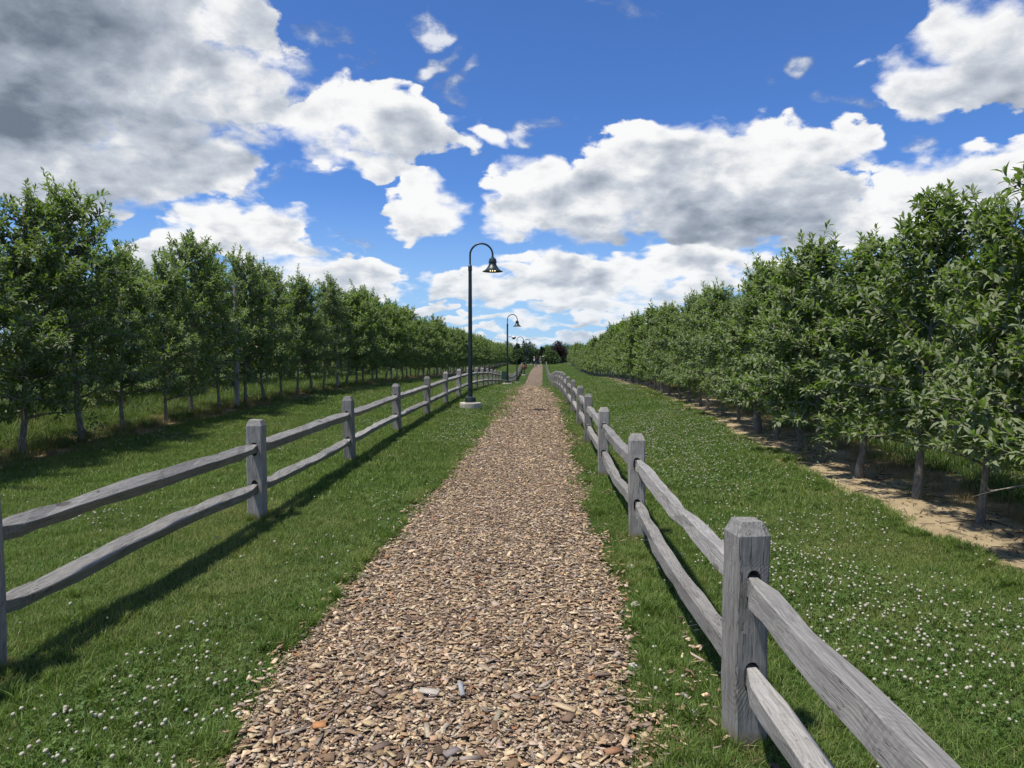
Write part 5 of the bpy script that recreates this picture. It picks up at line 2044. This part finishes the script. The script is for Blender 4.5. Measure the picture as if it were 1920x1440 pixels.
# ------------------------------------------------------------------ small far things
um = thing('garden_umbrella', 'pale open umbrella far beyond the walkers by the right fence', 'umbrella', (0.95, 150.0, zg1(0.95, 150.0)))
obj('pole', mesh_from('pole', *tube([(0, 0, 0), (0, 0, 2.1)], [0.03, 0.025], 8)), M_WHITE, um)
obj('canopy', mesh_from('canopy', *lathe([(0.66, 1.78), (0.62, 1.86), (0.35, 2.02), (0.0, 2.14)], 12, cap=False)), plain_mat('pale_canvas', (0.48, 0.45, 0.38), 0.9, 0.1), um)
mk = thing('marker', 'tiny white round marker on a stake in the far left lawn', 'marker', (-4.7, 98.0, zg1(-4.7, 98.0)))
obj('stake', mesh_from('stake', *tube([(0, 0, -0.1), (0, 0, 0.6)], [0.02, 0.02], 6)), M_TRELLIS, mk)
obj('disc', mesh_from('disc', *tube([(0, -0.02, 0.62), (0, 0.02, 0.62)], [0.12, 0.12], 14)), M_WHITE, mk)


# ------------------------------------------------------------------ trees that close the view
def round_tree(seed, H, W, n, leaf, mat, bark, cone=False):
    rng = np.random.RandomState(seed)
    trunk = mesh_from('trunk', *tube([(0, 0, -0.3), (0.05, 0, H * 0.3), (0.0, 0.05, H * 0.75)], [0.05 * W, 0.035 * W, 0.012 * W], 8), smooth=True)
    trunk.materials.append(bark)
    nl = 60
    cs = []
    for k in range(nl):
        t = rng.rand()
        z = H * (0.08 + 0.84 * t)
        if cone:
            r = W / 2 * (1 - t) ** 0.9
        else:
            r = W / 2 * math.sqrt(max(0.02, 1 - ((t - 0.42) / 0.60) ** 2)) * rng.uniform(0.75, 1.1)
        a = rng.uniform(0, 6.28)
        rr = r * rng.rand() ** 0.5
        cs.append((rr * math.cos(a), rr * math.sin(a), z, W * rng.uniform(0.09, 0.19) * (0.7 if cone else 1)))
    cs = np.array(cs)
    i = rng.randint(0, nl, n)
    d = norm(rng.normal(0, 1, (n, 3)))
    rad = cs[i, 3] * rng.rand(n) ** 0.35 * 1.25
    B = cs[i, :3] + d * rad[:, None] * np.array([1, 1, 0.8])
    A = d + rng.normal(0, 0.5, (n, 3))
    N = d * 0.6 + np.array([0, 0, 1.0]) + rng.normal(0, 0.4, (n, 3))
    C = np.stack([np.clip(rng.normal(0.5, 0.25, n), 0, 1), np.clip(rng.normal(0, 0.1, n), 0, 1), np.zeros(n)], -1)
    crown = leaf_mesh('crown', B, A, N, leaf * rng.uniform(0.7, 1.3, n), C, False)
    crown.materials.append(mat)
    return trunk, crown


M_FAR = leaf_material('far_leaf', (0.030, 0.060, 0.020), (0.075, 0.125, 0.040), (0.11, 0.15, 0.07))
M_FARDARK = leaf_material('far_dark_leaf', (0.016, 0.034, 0.016), (0.040, 0.070, 0.030), (0.05, 0.07, 0.04), 0.15)
M_FARLIGHT = leaf_material('far_light_leaf', (0.085, 0.130, 0.022), (0.18, 0.25, 0.050), (0.2, 0.26, 0.1))
M_PURPLE = leaf_material('purple_leaf', (0.018, 0.008, 0.010), (0.050, 0.024, 0.026), (0.06, 0.04, 0.04), 0.15)
FAR = [('dark evergreen tree at the far end, left of the lamp posts', -5.6, 165.0, 5.4, 3.2, M_FARDARK, True), ('bushy green tree behind the farthest lamp posts', -3.9, 172.0, 5.6, 4.2, M_FAR, False),
       ('green tree directly behind the pale-backpack walker', -2.6, 205.0, 6.2, 4.0, M_FAR, False), ('bright yellow-green tree closing the path', -0.75, 215.0, 4.8, 3.0, M_FARLIGHT, False),
       ('dark pointed evergreen beyond the end of the path', 0.35, 180.0, 5.0, 2.6, M_FARDARK, True), ('pale green tree right of the dark pointed evergreen', 2.3, 235.0, 6.6, 4.6, M_FARLIGHT, False),
       ('mid green tree between the pale tree and the purple tree', 2.6, 190.0, 5.4, 3.4, M_FAR, False), ('dark purple-leaved tree above the far right of the path', 4.5, 178.0, 6.4, 3.5, M_PURPLE, False),
       ('green tree just right of the purple-leaved tree', 7.2, 200.0, 6.0, 5.0, M_FAR, False), ('round green tree at the far end of the left row', -9.2, 190.0, 6.0, 5.5, M_FAR, False),
       ('low green bush left of the evergreen at the far end', -7.0, 178.0, 4.4, 3.8, M_FAR, False), ('green bush beyond the right fence near its far end', 2.2, 150.0, 3.0, 3.2, M_FAR, False),
       ('small green bush beyond the left fence at its far end', -4.6, 140.0, 3.2, 2.6, M_FAR, False)]
for i, (lab, x, y, H, W, mt, cone) in enumerate(FAR):
    tr, cr = round_tree(1200 + i, H * 0.9, W * 1.1, 6000, 0.34, mt, M_BARK, cone)
    t = thing('distant_tree', lab, 'tree', (x, y, zg1(x, y)), i * 1.3, 'trees closing the view at the end of the path')
    obj('trunk', tr, None, t)
    tag(obj('crown', cr, None, t), kind='stuff')
